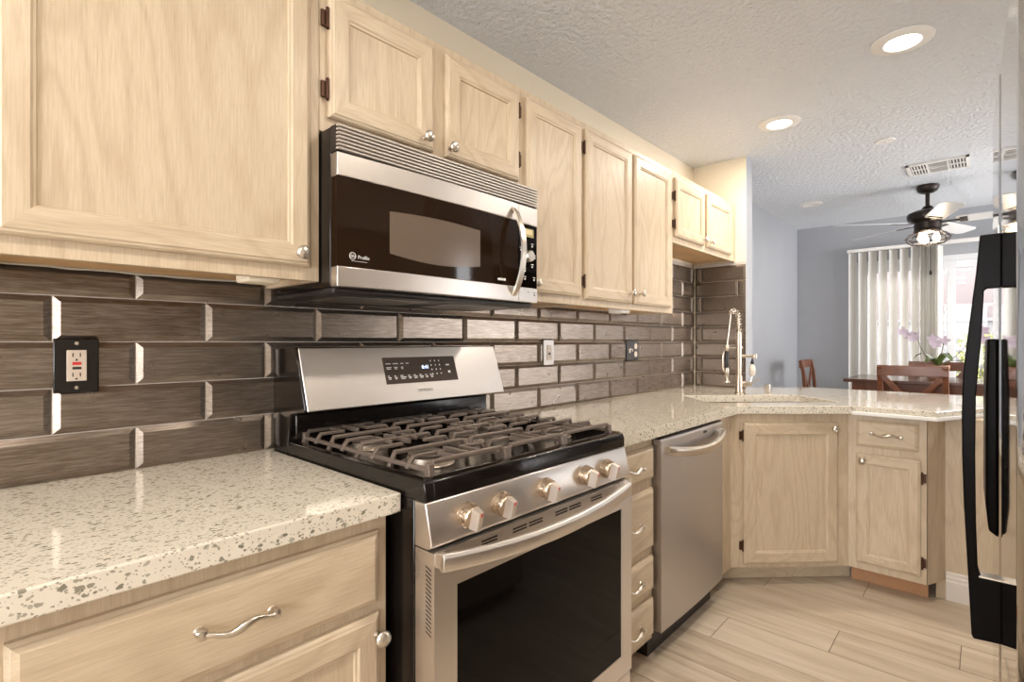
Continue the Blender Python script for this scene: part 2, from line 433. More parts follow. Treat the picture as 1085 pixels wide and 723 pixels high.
mb = MB(); AR = frame(2.928, 0, R(-90))
for row in range(9):
    z0 = CT + row * RH; z1 = min(z0 + RH, 1.752)
    if z1 - z0 < .02: break
    cuts = [.013, .055, .352] if row % 2 == 1 or row == 0 else [.013, .30, .352]
    for a, b_ in zip(cuts[:-1], cuts[1:]): tile(mb, AR, a, b_, z0, z1, random.random())
p = [AR @ Vector(q) for q in ((0, 0, 0),)]
mb.box(2.9255, 2.928, -.352, -.012, CT+.001, 1.752, 1)
struct('wall_tiles_return', mb, ['tile', 'grout'], attr=True, smooth=False)

# ------------------------------------------------------------------ cabinet hardware (shared meshes)
def cache(mbf, mats, **k):
    o = mbf.build('tmp', mats, thing_root, **k); me = o.data; mods = [(m.width, m.segments) for m in o.modifiers]
    bpy.data.objects.remove(o); return me
thing_root = bpy.data.objects.new('tmp_root', None)
mb = MB().lathe([(.0075, 0), (.0055, .006), (.005, .013), (.011, .017), (.0155, .021), (.0165, .025), (.0145, .029), (.0085, .0325), (.0, .0335)], ax='y', n=20)
for k in range(7):      # swirl ribs on the face
    a = k * 2*math.pi/7
    mb.tube([(.004*math.cos(a), -.0325, .004*math.sin(a)), (.010*math.cos(a+.5), -.0315, .010*math.sin(a+.5)), (.0145*math.cos(a+1), -.0275, .0145*math.sin(a+1))], .0013, 5)
KNOB = cache(mb, 'nickel')
mb = MB()
pts = []
for i in range(25):
    t_ = i/24*2 - 1
    y = -.026 + .012*abs(t_)**3 + (.010*max(0, abs(t_)-.85)/.15)
    pts.append((t_*.058, y, .0045*math.sin(t_*math.pi*1.5)))
sc = [1.2 if i in (0, 24) else 1.35 if i in (1, 23) else (.75 + .55*math.exp(-((i-12)/4.5)**2)) for i in range(25)]
mb.tube(pts, .0056, 10, sc=sc)
for sx in (-1, 1): mb.lathe([(.008, 0), (.0055, .004), (.005, .016), (.0075, .020), (.0, .022)], (sx*.056, 0, 0 + sx*-.0045), 'y', 14)
PULL = cache(mb, 'nickel')
mb = MB().tube([(0, -.009, -.024), (0, -.009, .024)], .0042, 10).box(.002, .014, -.006, 0, -.020, .020)
mb.lathe([(0, 0), (.0045, .003), (0, .007)], (0, -.009, .023), 'z', 10).lathe([(0, -.007), (.0045, -.003), (0, 0)], (0, -.009, -.023), 'z', 10)
HINGE = cache(mb, 'bronze')
bpy.data.objects.remove(thing_root)

def door_part(A, parent, x0, x1, z0, z1, hinge=None, hz=None, knob=None, stile=.056, name='door', y=0.0):
    """framed door with a recessed panel; front of face frame is local y=0"""
    T = .019; rs = []
    for ins, yy in ((0, 0), (0, -.011), (.004, -.0155), (.008, -.0165), (.011, -T), (stile-.010, -T), (stile-.006, -T+.003), (stile-.002, -T+.0035), (stile, -T+.009)):
        rs.append([(x0+ins, y+yy, z0+ins), (x1-ins, y+yy, z0+ins), (x1-ins, y+yy, z1-ins), (x0+ins, y+yy, z1-ins)])
    mb = MB(A); n_ = 4; vs = [p for r in rs for p in r]; fs = []; mi = []
    for i in range(len(rs)-1):
        for j in range(4):
            k = (j+1) % 4; fs.append((i*4+j, i*4+k, (i+1)*4+k, (i+1)*4+j)); mi.append(1 if j in (0, 2) else 0)
    fs.append((3, 2, 1, 0)); mi.append(0)
    mb.add(vs, fs, mi)
    d = mb.build(name, ['wood_v', 'wood_h'], parent, smooth=False)
    MB(A).box(x0+stile-.002, x1-stile+.002, y-T+.0085, y-.002, z0+stile-.002, z1-stile+.002).build('panel', 'wood_v', d)
    if knob:
        put(KNOB, 'knob', d, A @ Matrix.Translation((knob[0], y-T, knob[1])))
    if hinge:
        hx = x0 - .0045 if hinge == 'L' else x1 + .0045
        for q in hz or (z0+.085, z1-.075):
            put(HINGE, 'hinge', d, A @ Matrix.Translation((hx, y-.002, q)) @ (Matrix.Scale(-1, 4, (1, 0, 0)) if hinge == 'L' else I4))
    return d
def drawer_part(A, parent, x0, x1, z0, z1, pull=True, y=0.0):
    rs = []
    for ins, yy in ((0, 0), (0, -.010), (.005, -.0135), (.006, -.0155), (.014, -.019)):
        rs.append([(x0+ins, y+yy, z0+ins), (x1-ins, y+yy, z0+ins), (x1-ins, y+yy, z1-ins), (x0+ins, y+yy, z1-ins)])
    d = MB(A).rings(rs).build('drawer', 'wood_h', parent, smooth=False)
    if pull: put(PULL, 'pull_handle', d, A @ Matrix.Translation(((x0+x1)/2, y-.019, (z0+z1)/2)))
    return d
def upper_cab(x0, x1, zb, label, zt=2.134, raw=True):
    t = thing('wall_cabinet', label, 'cabinet', ((x0+x1)/2, -.15, zb))
    mb = MB(); mb.box(x0, x1, -.264, -.0015, zb+.022, zt).box(x0, x0+.016, -.264, -.0015, zb, zb+.03).box(x1-.016, x1, -.264, -.0015, zb, zb+.03)
    mb.build('carcass', 'wood_v', t)
    MB().box(x0, x1, -.282, -.264, zb, zt).build('face_frame', 'wood_v', t, bevel=.001)
    MB().box(x0+.0165, x1-.0165, -.2635, -.013, zb+.016, zb+.0215).build('bottom_panel', 'wood_raw', t)['label'] = 'raw orange wood underside'
    return t
AU = frame(0, -.282)
e = .0006
t = upper_cab(-.615, -e, 1.372, 'large cream oak wall cabinet left of the microwave, one wide door above the double outlet')
door_part(AU, t, -.582, -.029, 1.405, 2.105, knob=(-.060, 1.434))
MB().box(-.165, -.085, -.262, -.19, 1.362, 1.372+.015).build('under_cabinet_lamp', 'cream', t, bevel=.006)['label'] = 'small white plastic block under the cabinet edge'
t = upper_cab(e, .762-e, 1.753, 'short two-door cream oak wall cabinet directly above the microwave')
door_part(AU, t, .021, .356, 1.790, 2.105, 'L', (1.858, 2.037), (.318, 1.820), stile=.06)
door_part(AU, t, .404, .742, 1.790, 2.105, 'R', (1.869, 2.044), (.415, 1.815), stile=.06)
t = upper_cab(.762+e, 1.143-e, 1.372, 'narrow single-door cream oak wall cabinet touching the right side of the microwave')
door_part(AU, t, .783, 1.128, 1.405, 2.105, knob=None)
put(KNOB, 'knob', t.children[-1], AU @ Matrix.Translation((.815, -.019, 1.435)))
t = upper_cab(1.143+e, 1.992, 1.372, 'tall double-door cream oak wall cabinet between single-door and short cabinets')
door_part(AU, t, 1.158, 1.538, 1.400, 2.105, 'L', (1.473, 2.027), (1.508, 1.445))
door_part(AU, t, 1.562, 1.945, 1.400, 2.105, None, None, (1.600, 1.450))
MB().box(1.50, 1.58, -.262, -.19, 1.357, 1.386).build('under_cabinet_lamp', 'white', t, bevel=.005)['label'] = 'small white plastic block under the cabinet edge'
t = upper_cab(1.9935, 2.926, 1.753, 'short double-door cream oak wall cabinet above the sink corner, beside the return wall')
door_part(AU, t, 2.004, 2.385, 1.785, 2.100, 'L', (1.851, 2.001), (2.352, 1.815))
door_part(AU, t, 2.428, 2.825, 1.785, 2.100, None, None, (2.458, 1.815))
# rough caulk bead at the cabinet underside
tag(MB().tube([(-.60 + i*.03, -.015, 1.3865 + random.uniform(-.002, .001)) for i in range(21)], .004, 6).build('caulk_bead', 'chip_grey'), 'rough grey caulk bead along the wall under the large left cabinet', 'caulk')

# ------------------------------------------------------------------ base cabinets
AB = frame(0, -.60)
def toe(A, parent, x0, x1, back=.075, z1=.125):
    o = MB(A).box(x0, x1, back, back+.015, FLOOR+.001, z1).build('toe_kick', 'toe', parent); o['label'] = 'reddish brown toe kick'; return o
t = thing('base_cabinet', 'oak base cabinet with drawer over door, left of the range under the near countertop', 'cabinet', (-.32, -.3, FLOOR))
MB().box(-.625, -.018, -.60, -.004, .125, CT-.042).build('carcass', 'wood_v', t, bevel=.001)
toe(AB, t, -.625, -.018)
drawer_part(AB, t, -.585, -.042, .697, .842)
door_part(AB, t, -.585, -.042, .150, .677, None, None, (-.052, .638), stile=.058)
t = thing('drawer_cabinet', 'narrow oak cabinet with four stacked drawers between range and dishwasher', 'cabinet', (.95, -.3, FLOOR))
MB().box(.770, 1.140, -.60, -.004, .125, CT-.042).build('carcass', 'wood_v', t, bevel=.001)
toe(AB, t, .770, 1.140)
for a, b_ in ((.721, .840), (.471, .687), (.315, .439), (.150, .284)): drawer_part(AB, t, .800, 1.128, a, b_)
# corner sink cabinet, diagonal front
AD = frame(1.945, -.60, R(-45)); DW_ = .5855
t = thing('sink_cabinet', 'diagonal corner oak cabinet under the sink with a single large door', 'cabinet', (2.3, -.5, FLOOR))
mb = MB(); mb.box(1.757, 1.945, -.60, -.582, .125, CT-.042)
mb.box(1.757, 1.775, -.58, -.004, .125, CT-.042)
mb.build('filler_panel', 'wood_v', t, bevel=.001)
MB(AD).box(0, DW_, 0, .018, .125, CT-.042).build('face_frame', 'wood_v', t, bevel=.001)
MB(AD).prism([(-.02, .075), (.648, .075), (.648, .09), (-.02, .09)], 'z', FLOOR+.001, .125).build('toe_kick', 'wood_h', t)
MB(AD).prism([(0.02, .02), (DW_-.02, .02), (DW_-.02, .60), (.02, .60)], 'z', .125, .143).build('floor_board', 'wood_h', t)
door_part(AD, t, .060, .527, .147, .830, 'L', (.235, .768), (.497, .800), stile=.064)
# peninsula cabinet
AP = frame(2.359, -1.0145, R(-90))
t = thing('peninsula_cabinet', 'narrow oak cabinet with one drawer over one door at the peninsula end', 'cabinet', (2.65, -1.17, FLOOR))
MB(AP).box(-.0005, .300, 0, .60, .125, CT-.042).build('carcass', 'wood_v', t, bevel=.001)
toe(AP, t, .001, .300, .075)
drawer_part(AP, t, .034, .272, .722, .846)
door_part(AP, t, .034, .280, .160, .685, 'R', (.222, .605), (.062, .655), stile=.054)
mb = MB().prism([(2.361, -1.3165), (2.485, -1.372), (2.485, -1.96), (2.96, -1.96), (2.96, -1.3165)], 'z', .125, CT-.042)
mb.prism([(2.47, -1.340), (2.486, -1.372), (2.486, -1.96), (2.96, -1.96), (2.96, -1.340)], 'z', FLOOR, .125)
tag(mb.build('peninsula_end_panel', 'wood_v', bevel=.001), 'plain angled oak panel closing the peninsula end beyond its drawer cabinet', 'panel')
mb = MB(); mb.prism([(2.485, FLOOR), (2.470, FLOOR), (2.470, .125), (2.474, .132), (2.474, .142), (2.479, .150), (2.479, .160), (2.4845, .168)], 'y', -1.375, -1.95)
struct('baseboard_peninsula', mb, 'base_white', smooth=False)
struct('baseboard_far', MB().box(5.636, 5.649, -.50, -.002, FLOOR, .15), 'white_cool')
struct('baseboard_dining', MB().box(3.052, 5.634, -.014, -.001, FLOOR, .15), 'white_cool')

# ------------------------------------------------------------------ countertops
def slab(name, outer, holes, z0, z1, label):
    bm = bmesh.new()
    for loop in [outer] + holes:
        vs = [bm.verts.new((x, y, z1)) for x, y in loop]
        for a, b_ in zip(vs, vs[1:] + vs[:1]): bm.edges.new((a, b_))
    bmesh.ops.triangle_fill(bm, edges=bm.edges[:], use_beauty=True)
    bmesh.ops.dissolve_limit(bm, angle_limit=.01, verts=bm.verts[:], edges=bm.edges[:]) if not holes else None
    r = bmesh.ops.extrude_face_region(bm, geom=bm.faces[:])
    for v in r['geom']:
        if isinstance(v, bmesh.types.BMVert): v.co.z = z0
    bmesh.ops.recalc_face_normals(bm, faces=bm.faces)
    me = bpy.data.meshes.new(name); bm.to_mesh(me); bm.free(); me.materials.append(M['quartz'])
    o = bpy.data.objects.new(name, me); COL.objects.link(o)
    b = o.modifiers.new('bevel', 'BEVEL'); b.width = .003; b.segments = 2; b.limit_method = 'ANGLE'; b.angle_limit = R(50)
    return tag(o, label, 'countertop')
slab('countertop', [(-1.25, -.003), (-.004, -.003), (-.004, -.634), (-1.25, -.634)], [], CT-.040, CT, 'near speckled cream quartz countertop left of the range, with outlet above')
def dp(u, n_): p = AD @ Vector((u, n_, 0)); return (p.x, p.y)
hole = [dp(-.04, .105), dp(.60, .105), dp(.62, .125), dp(.62, .45), dp(.60, .47), dp(-.04, .47), dp(-.06, .45), dp(-.06, .125)]
outer = [(.768, -.003), (2.925, -.003), (2.925, -.354), (3.05, -.354), (3.335, -.65), (3.335, -1.97), (2.43, -1.97), (2.43, -1.405), (2.312, -1.350), (2.312, -1.036), (1.948, -.634), (.768, -.634)]
outer = [(.768, -.003), (2.925, -.003), (2.925, -.354), (3.05, -.354), (3.335, -.65), (3.335, -1.97), (2.70, -1.97), (2.70, -1.530), (2.306, -1.348), (2.312, -1.036), (1.948, -.634), (.768, -.634)]
ct = slab('countertop', outer, [hole], CT-.040, CT, 'L-shaped speckled cream quartz countertop with corner sink and peninsula')
tr = [(2.308, -1.04), (2.302, -1.350), (2.70, -1.534), (2.70, -1.544), (2.292, -1.356), (2.300, -1.04)]
o = MB().prism(tr, 'z', CT-.041, CT-.024).build('edge_strip', 'white', ct, bevel=.003); o['label'] = 'white moulding strip under the peninsula edge'
# sink
t = thing('sink', 'undermount corner sink basin set in the quartz countertop', 'sink', (2.4, -.6, .69))
bx0, bx1, by0, by1 = -.052, .612, .113, .462
mb = MB(AD)
def rr(x0, x1, y0, y1, z, r=.04, n_=4):
    out = []
    for cx, cy, a0 in ((x1-r, y1-r, 0), (x0+r, y1-r, 90), (x0+r, y0+r, 180), (x1-r, y0+r, 270)):
        for k in range(n_+1):
            a = R(a0 + 90*k/n_); out.append((cx+r*math.cos(a), cy+r*math.sin(a), z))
    return out
mb.rings([rr(bx0-.02, bx1+.02, by0-.02, by1+.02, .872), rr(bx0, bx1, by0, by1, .872), rr(bx0+.006, bx1-.006, by0+.006, by1-.006, .70), rr(bx0+.03, bx1-.03, by0+.03, by1-.03, .690)], cap0=False)
mb.build('basin', 'steel', t)
MB(AD).lathe([(.0, .0), (.04, .0), (.045, .003), (.045, .0)], (.28, .29, .691), n=20).build('drain', 'nickel', t)

# ------------------------------------------------------------------ kitchen faucet (spring pull-down with side valve)
FX, FY = 2.512, -.446
VR = Vector((math.sin(R(42.74)), -math.cos(R(42.74)), 0))     # arms of the faucet spread roughly along this horizontal
t = thing('kitchen_faucet', 'tall nickel spring faucet with black spray grip behind the corner sink', 'faucet', (FX, FY, CT+.001))
AF = Matrix.Translation((FX, FY, 0)) @ Matrix.Rotation(math.atan2(VR.y, VR.x), 4, 'Z')
MB(AF).lathe([(.026, CT+.001), (.026, CT+.008), (.019, CT+.012), (.019, CT+.105), (.0145, CT+.112), (.0145, 1.275), (.010, 1.28), (.008, 1.30)], n=20).build('column', 'brushed_nickel', t)
# spring coil and hose going over to the spray
path = [(0, 0, 1.285), (0, 0, 1.34), (-.001, 0, 1.365), (-.010, 0, 1.392), (-.025, 0, 1.405), (-.040, 0, 1.398), (-.047, 0, 1.380), (-.052, 0, 1.33), (-.062, 0, 1.25), (-.068, 0, 1.20)]
MB(AF).tube(path, .0038, 8).build('hose', 'brushed_nickel', t)
coil = []; P = [Vector(p) for p in path[:7]]; turns = 11; n_ = turns*12
L = [0]
for a, b_ in zip(P[:-1], P[1:]): L.append(L[-1] + (b_-a).length)
for i in range(n_+1):
    s_ = L[-1]*i/n_; k = max(j for j in range(len(L)) if L[j] <= s_ + 1e-9); k = min(k, len(P)-2)
    f_ = (s_-L[k])/(L[k+1]-L[k]); c_ = P[k].lerp(P[k+1], f_); tg = (P[k+1]-P[k]).normalized()
    a_ = Vector((0, 1, 0)); b2 = tg.cross(a_); an = 2*math.pi*turns*i/n_
    coil.append(c_ + (a_*math.cos(an) + b2*math.sin(an))*  .0130)
MB(AF).tube(coil, .0030, 6).build('spring_coil', 'nickel', t)
s1 = MB(AF).lathe([(.010, 1.205), (.0125, 1.195), (.0125, 1.175), (.009, 1.17)], (-.070, 0, 0), n=16).build('spray_head', 'brushed_nickel', t)
MB(AF).lathe([(.011, 1.165), (.0125, 1.16), (.0115, 1.10), (.0125, 1.075), (.010, 1.07)], (-.070, 0, 0), n=16).build('grip', 'black_mat', s1)['label'] = 'black rubber grip'
MB(AF).lathe([(.010, 1.07), (.013, 1.055), (.013, 1.035), (.007, 1.02), (.010, 1.0), (.019, .990), (.019, .984)], (-.070, 0, 0), n=16).tube([(-.084, 0, 1.165), (-.092, 0, 1.14), (-.092, 0, 1.07), (-.082, 0, 1.045)], .0032, 6).build('nozzle', 'brushed_nickel', s1)
MB(AF).tube([(0, 0, 1.187), (-.055, 0, 1.187)], .004, 8).tube(arc((-.070, 0, 1.187), .0165, 0, 360, 16, 'xy')[:-1], .0035, 8, closed=True).lathe([(0, 0), (.006, .002), (.007, .010), (0, .013)], (.012, 0, 1.187), 'x', 10).build('holder_arm', 'nickel', t)
MB(AF).tube([(-.012, 0, 1.135), (.02, 0, 1.138), (.085, 0, 1.137)], .0085, 10).lathe([(0, -.014), (.013, -.012), (.015, 0), (.013, .012), (0, .014)], (.092, 0, 1.136), 'z', 16).build('side_spout', 'brushed_nickel', t)
MB(AF).lathe([(.006, 1.122), (.006, 1.11), (.010, 1.105), (.010, 1.095), (.005, 1.09)], (.080, 0, 0), n=14).build('spout_joint', 'black_mat', t)
MB(AF).lathe([(.008, 1.09), (.014, 1.078), (.018, 1.06), (.017, 1.035), (.012, 1.022), (.0, 1.02)], (.080, 0, 0), n=18).build('valve_bulb', 'soap', t)
MB(AF).lathe([(.011, .015), (.016, .02), (.018, .045), (.013, .062), (.012, .075), (.0, .078)], (0, 0, .975), 'x', 16).tube([(.066, 0, .978), (.10, 0, .992), (.118, 0, 1.012)], .0035, 8).tube([(.07, 0, .985), (.075, 0, 1.01), (.08, 0, 1.022)], .003, 6).build('lever', 'brushed_nickel', t)
tag(MB().box(2.735, 2.765, -.552, -.520, CT+.001, CT+.048).build('air_gap_cap', 'nickel', bevel=.004, seg=3), 'small squat chrome air gap cap on the counter right of the faucet', 'air gap')

# ------------------------------------------------------------------ RANGE
t = thing('gas_range', 'stainless and black gas range with five burners, between two countertops', 'range', (.38, -.36, FLOOR+.001))
g0, g1 = .001, .759
mb = MB().box(g0+.002, g1-.002, -.668, -.012, FLOOR+.03, .905)
for x in (.04, .72):
    for y in (-.62, -.06): mb.lathe([(.018, FLOOR+.001), (.018, FLOOR+.035)], (x, y, 0), n=12)
mb.build('body', 'black_gloss', t, bevel=.003)
# cooktop tray: rim, recessed pan, rounded front nose
sec = [(-.105, .905), (-.105, .945), (-.125, .947), (-.135, .934), (-.640, .934), (-.662, .945), (-.690, .948), (-.702, .943), (-.7065, .930), (-.7065, .905)]
mb = MB().prism(sec, 'x', g0+.022, g1-.022)
for xa, xb in ((g0, g0+.022), (g1-.022, g1)):
    mb.prism([(-.105, .905), (-.105, .947), (-.690, .948), (-.702, .943), (-.7065, .930), (-.7065, .905)], 'x', xa, xb)
ctop = mb.build('cooktop', 'black_gloss', t, bevel=.002)
# burners
for (bx, by, r) in ((.145, -.27, .034), (.145, -.53, .044), (.38, -.40, .040), (.615, -.27, .040), (.615, -.53, .046)):
    MB().lathe([(r+.022, .9345), (r+.020, .937), (r+.006, .939), (r+.004, .950), (r-.004, .953)], (bx, by, 0), n=28).build('burner', 'burner', ctop)
    MB().lathe([(r+.001, .9535), (r+.002, .957), (r-.003, .961), (0, .962)], (bx, by, 0), n=28).build('burner_cap', 'iron', ctop)
# grates
def grate(x0, x1, legs):
    mb = MB(); zt = .974; w, h = .0085, .012; y0, y1 = -.672, -.132; xm = (x0+x1)/2; N_ = 9
    for i in range(N_):
        y = y1 + (y0-y1)*i/(N_-1)
        ends = i in (0, N_-1, 4)
        if i % 2 == 0:
            mb.bar([(x0-.006, y, .937), (x0+.004, y, .955), (x0+.012, y, zt), (x1-.012, y, zt), (x1-.004, y, .955), (x1+.006, y, .937)], w*1.1, h, up=(0, 1, 0))
        else:
            ln = .080 if i % 2 else .060
            for s_, xe in ((1, x0), (-1, x1)):
                mb.bar([(xe-.004*s_, y, .950), (xe+.002*s_, y, .960), (xe+.012*s_, y, zt), (xe+ln*s_, y, zt)], w, h, up=(0, 1, 0))
    for x in (x0+.002, x1-.002):        # lower side rails
        mb.bar([(x, y0, .957), (x, y1, .957)], .009, .009)
    for ya, yb in ((y1, y1-.085), (-.402+.055, -.402-.055), (y0+.085, y0)):
        mb.bar([(xm, ya, zt), (xm, yb, zt)], w, h)
    for x in (x0+.075, x1-.075):
        mb.bar([(x, y1, zt), (x, y1-.06, zt)], w*.8, h*.8); mb.bar([(x, y0+.06, zt), (x, y0, zt)], w*.8, h*.8)
        mb.bar([(x, -.37, zt), (x, -.434, zt)], w*.8, h*.8)
    for x in (x0, x1):                  # flared corner feet
        for y in (y0, y1): mb.prism([(y-.012, .9355), (y+.012, .9355), (y+.006, .972), (y-.006, .972)], 'x', x-.005, x+.006)
    mb.build('grate', 'iron', t, bevel=.0015)
grate(.036, .262, 0); grate(.272, .488, 0); grate(.498, .724, 0)
# backguard
ang = math.atan2(.055, .170)
prof = [(-.012, .905), (-.012, 1.205), (-.143, 1.207), (-.151, 1.200), (-.2045, 1.042), (-.200, 1.034), (-.165, 1.030), (-.118, 1.022), (-.104, .946), (-.104, .905)]
bgd = MB().prism(prof, 'x', g0, g1).build('backguard', 'black_gloss', t, bevel=.003)
def bgp(x, s_, n_=0):       # x, distance down the slanted face from its top edge, lift off the face
    y = -.1470 - .0555*s_/.175 - n_*math.cos(ang); z = 1.203 - .166*s_/.175 + n_*math.sin(ang); return (x, y, z)
def bgq(mb, x0, x1, s0, s1, n0_, n1_, mi=0):
    P_ = [bgp(x0, s1, n0_), bgp(x1, s1, n0_), bgp(x1, s0, n0_), bgp(x0, s0, n0_), bgp(x0, s1, n1_), bgp(x1, s1, n1_), bgp(x1, s0, n1_), bgp(x0, s0, n1_)]
    return mb.add(P_, [(0,3,2,1),(4,5,6,7),(0,1,5,4),(1,2,6,5),(2,3,7,6),(3,0,4,7)], mi)
fp = bgq(MB(), g0+.006, g1-.001, .0, .176, .001, .006).build('front_plate', 'steel', bgd, bevel=.002)
MB().box(g0+.012, g1-.012, -.128, -.120, .952, 1.022).build('lower_splash', 'black_gloss', bgd, bevel=.004)
dpn = bgq(MB(), .262, .548, .034, .118, .006, .0075).build('display_panel', 'display', bgd)
def BT(x, s_): p = bgp(x, s_, .0078); return Matrix.Translation(p) @ Matrix.Rotation(R(90)-ang, 4, 'X')
text('0:41', .017, 'led', bgd, BT(.404, .074), 'clock_digits')
text('SAMSUNG', .013, 'grey_ink', bgd, BT(.372, .148), 'lettering')
mb = MB(); rnd = random.Random(3)
def dash(x, s_, w, h=.0022): bgq(mb, x, x+w, s_-h, s_, .0077, .0079)
for x, w in ((.270, .018), (.296, .019), (.324, .011), (.344, .011)): dash(x, .055, w)
for x, w in ((.270, .019), (.298, .013), (.324, .008)): dash(x, .067, w); dash(x+.001, .0715, w*.8)
for x, w in ((.271, .011), (.294, .010), (.316, .022), (.345, .012), (.366, .015), (.389, .016), (.412, .011), (.432, .012)): dash(x, .094, w*.5); dash(x, .099, w); dash(x+.002, .1035, w*.7)
for r_ in range(4):
    for c_ in range(3): dash(.442+c_*.0175, .051+r_*.0145, .0035, .0048)
dash(.505, .066, .015, .004); dash(.510, .092, .010, .008)
mb.build('printed_keys', 'white_ink', bgd)
# control panel strip with knobs
cp = MB().prism([(-.672, .815), (-.672, .9045), (-.7050, .9045), (-.7080, .900), (-.7250, .828), (-.7220, .820), (-.712, .815)], 'x', g0, g1).build('control_panel', 'steel', t, bevel=.002)
tilt = math.atan2(.017, .072)
mb = MB(); r0 = .0245
mb.lathe([(.0265, 0), (.0265, .003), (r0, .005), (r0, .012), (.0225, .013), (.0225, .020), (.0205, .024), (0, .0245)], ax='y', n=28)
for k in range(14):
    a = 2*math.pi*k/14; mb.box(-.0022, .0022, -.020, -.004, .0225, .0255) if k == 0 else mb.add([Matrix.Rotation(a, 3, 'Y') @ Vector(p) for p in ((-.0022, -.020, .0225), (.0022, -.020, .0225), (.0022, -.004, .0225), (-.0022, -.004, .0225), (-.0022, -.020, .0255), (.0022, -.020, .0255), (.0022, -.004, .0255), (-.0022, -.004, .0255))], [(0,3,2,1),(4,5,6,7),(0,1,5,4),(1,2,6,5),(2,3,7,6),(3,0,4,7)])
tmp = bpy.data.objects.new('tmp', None)
thing_root = tmp
KN1 = cache(mb, 'knob_side')
KN2 = cache(MB().add(
    [(-.009, -.024, -.022), (.009, -.024, -.022), (.009, -.024, .022), (-.009, -.024, .022), (-.0055, -.045, -.020), (.0055, -.045, -.020), (.0055, -.045, .020), (-.0055, -.045, .020)],
    [(0,3,2,1),(4,5,6,7),(0,1,5,4),(1,2,6,5),(2,3,7,6),(3,0,4,7)]), 'steel')
KN3 = cache(MB().box(-.0018, .0018, -.0456, -.0448, .012, .0195), 'red')
bpy.data.objects.remove(tmp)
for x in (.099, .200, .358, .528, .630):
    s_ = (.9 - .865)/.072; y = -.708 - .017*s_
    A = Matrix.Translation((x, y, .866)) @ Matrix.Rotation(tilt, 4, 'X')
    k_ = put(KN1, 'knob', cp, A)
    k_['label'] = 'bronze-sided steel burner knob with red mark'
    g_ = put(KN2, 'grip_bar', k_, A); 
    put(KN3, 'red_mark', cp, A)
# oven door
od = MB()
zb_, zt_ = .245, .812; yf = -.731; wx0, wx1, wz0, wz1 = .062, .698, .305, .735
od.box(g0+.002, wx0, yf, -.672, zb_, zt_).box(wx1, g1-.002, yf, -.672, zb_, zt_).box(wx0, wx1, yf, -.672, zb_, wz0).box(wx0, wx1, yf, -.672, wz1, zt_)
od = od.build('oven_door', 'steel', t)
MB().box(wx0+.0005, wx1-.0005, yf+.0012, -.676, wz0+.0005, wz1-.0005).build('oven_window', 'black_glass', od)
hp = []
for i in range(21):
    s_ = i/20; hp.append((.004+.702*s_, -.752 - .032*math.sin(math.pi*s_)**.8, .801-.016*math.sin(math.pi*s_)**.8))
hb = MB(); sec = [(-.007, -.017), (.004, -.017), (.008, -.011), (.008, .010), (.002, .017), (-.007, .017)]
hb.sweep(hp, sec, (0, 0, 1))
for x in (.013, .697): hb.box(x-.008, x+.008, -.756, -.731, .786, .815)
hb.build('handle', 'steel', od, bevel=.001)
for xa, xb in ((.130, .178), (.228, .276), (.284, .334), (.384, .434), (.442, .493), (.540, .594)):
    for z in (.8005, .7935): MB().box(xa, xb, yf-.0006, yf+.001, z-.0019, z+.0019).build('vent_slot', 'black_mat', od)
mb = MB()
for i in range(16): z = .775-.0085*i; mb.add([(g0+.0016, -.722, z), (g0+.0016, -.705, z+.006), (g0+.0016, -.705, z+.009), (g0+.0016, -.722, z+.003)], [(0, 1, 2, 3)])
mb.build('side_vent', 'black_mat', od)
MB().box(g0+.002, g1-.002, -.728, -.672, .075, .238).build('storage_drawer', 'steel', t, bevel=.004)

# ------------------------------------------------------------------ MICROWAVE
t = thing('microwave', 'over-the-range stainless microwave with dark glass door and louvred vent', 'microwave', (.38, -.2, 1.352))
m0, m1 = .003, .758
mb = MB().box(m0, m1, -.332, -.014, 1.356, 1.748); mb.build('body', 'black_gloss', t, bevel=.002)
mb = MB().box(m0, m1, -.345, -.015, 1.340, 1.3555); un = mb.build('underside', 'black_mat', t, bevel=.006)
for xa, xb in ((.06, .34), (.42, .70)):
    f = MB().box(xa, xb, -.29, -.10, 1.337, 1.3405).build('grease_filter', 'steel_dark', un, bevel=.001)
mb = MB().box(m0, m1, -.358, -.333, 1.684, 1.748, 1)
for i in range(7):
    z = 1.6875 + .0092*i; mb.prism([(-.3585, z), (-.371, z-.0005), (-.372, z+.003), (-.3585, z+.0052)], 'x', m0+.001, m1-.001)
mb.build('vent_grille', ['slat', 'black_mat'], t, smooth=False)
xd = .655       # door / control split
def bow(x): u_ = (x-m0)/(m1-m0); return -.366 - .010*math.sin(math.pi*min(1, max(0, u_)))
def band(mb, x0, x1, z0, z1, yb=-.334, dz=0.0, n_=14, mi=0, lift=0):
    rs = []
    for i in range(n_+1):
        x = x0 + (x1-x0)*i/n_; yf_ = bow(x) - lift
        rs.append([(x, yb, z0), (x, yf_, z0), (x, yf_, z1), (x, yb, z1)])
    return mb.rings(rs, mi=mi)
dr = band(MB(), m0, xd, 1.624, 1.681).build('door', 'steel', t, bevel=.002)
band(MB(), m0, xd, 1.356, 1.405).build('lower_trim', 'steel', dr, bevel=.002)
band(MB(), m0+.001, xd, 1.4055, 1.6235, lift=-.003).build('door_glass', 'brown_glass', dr)
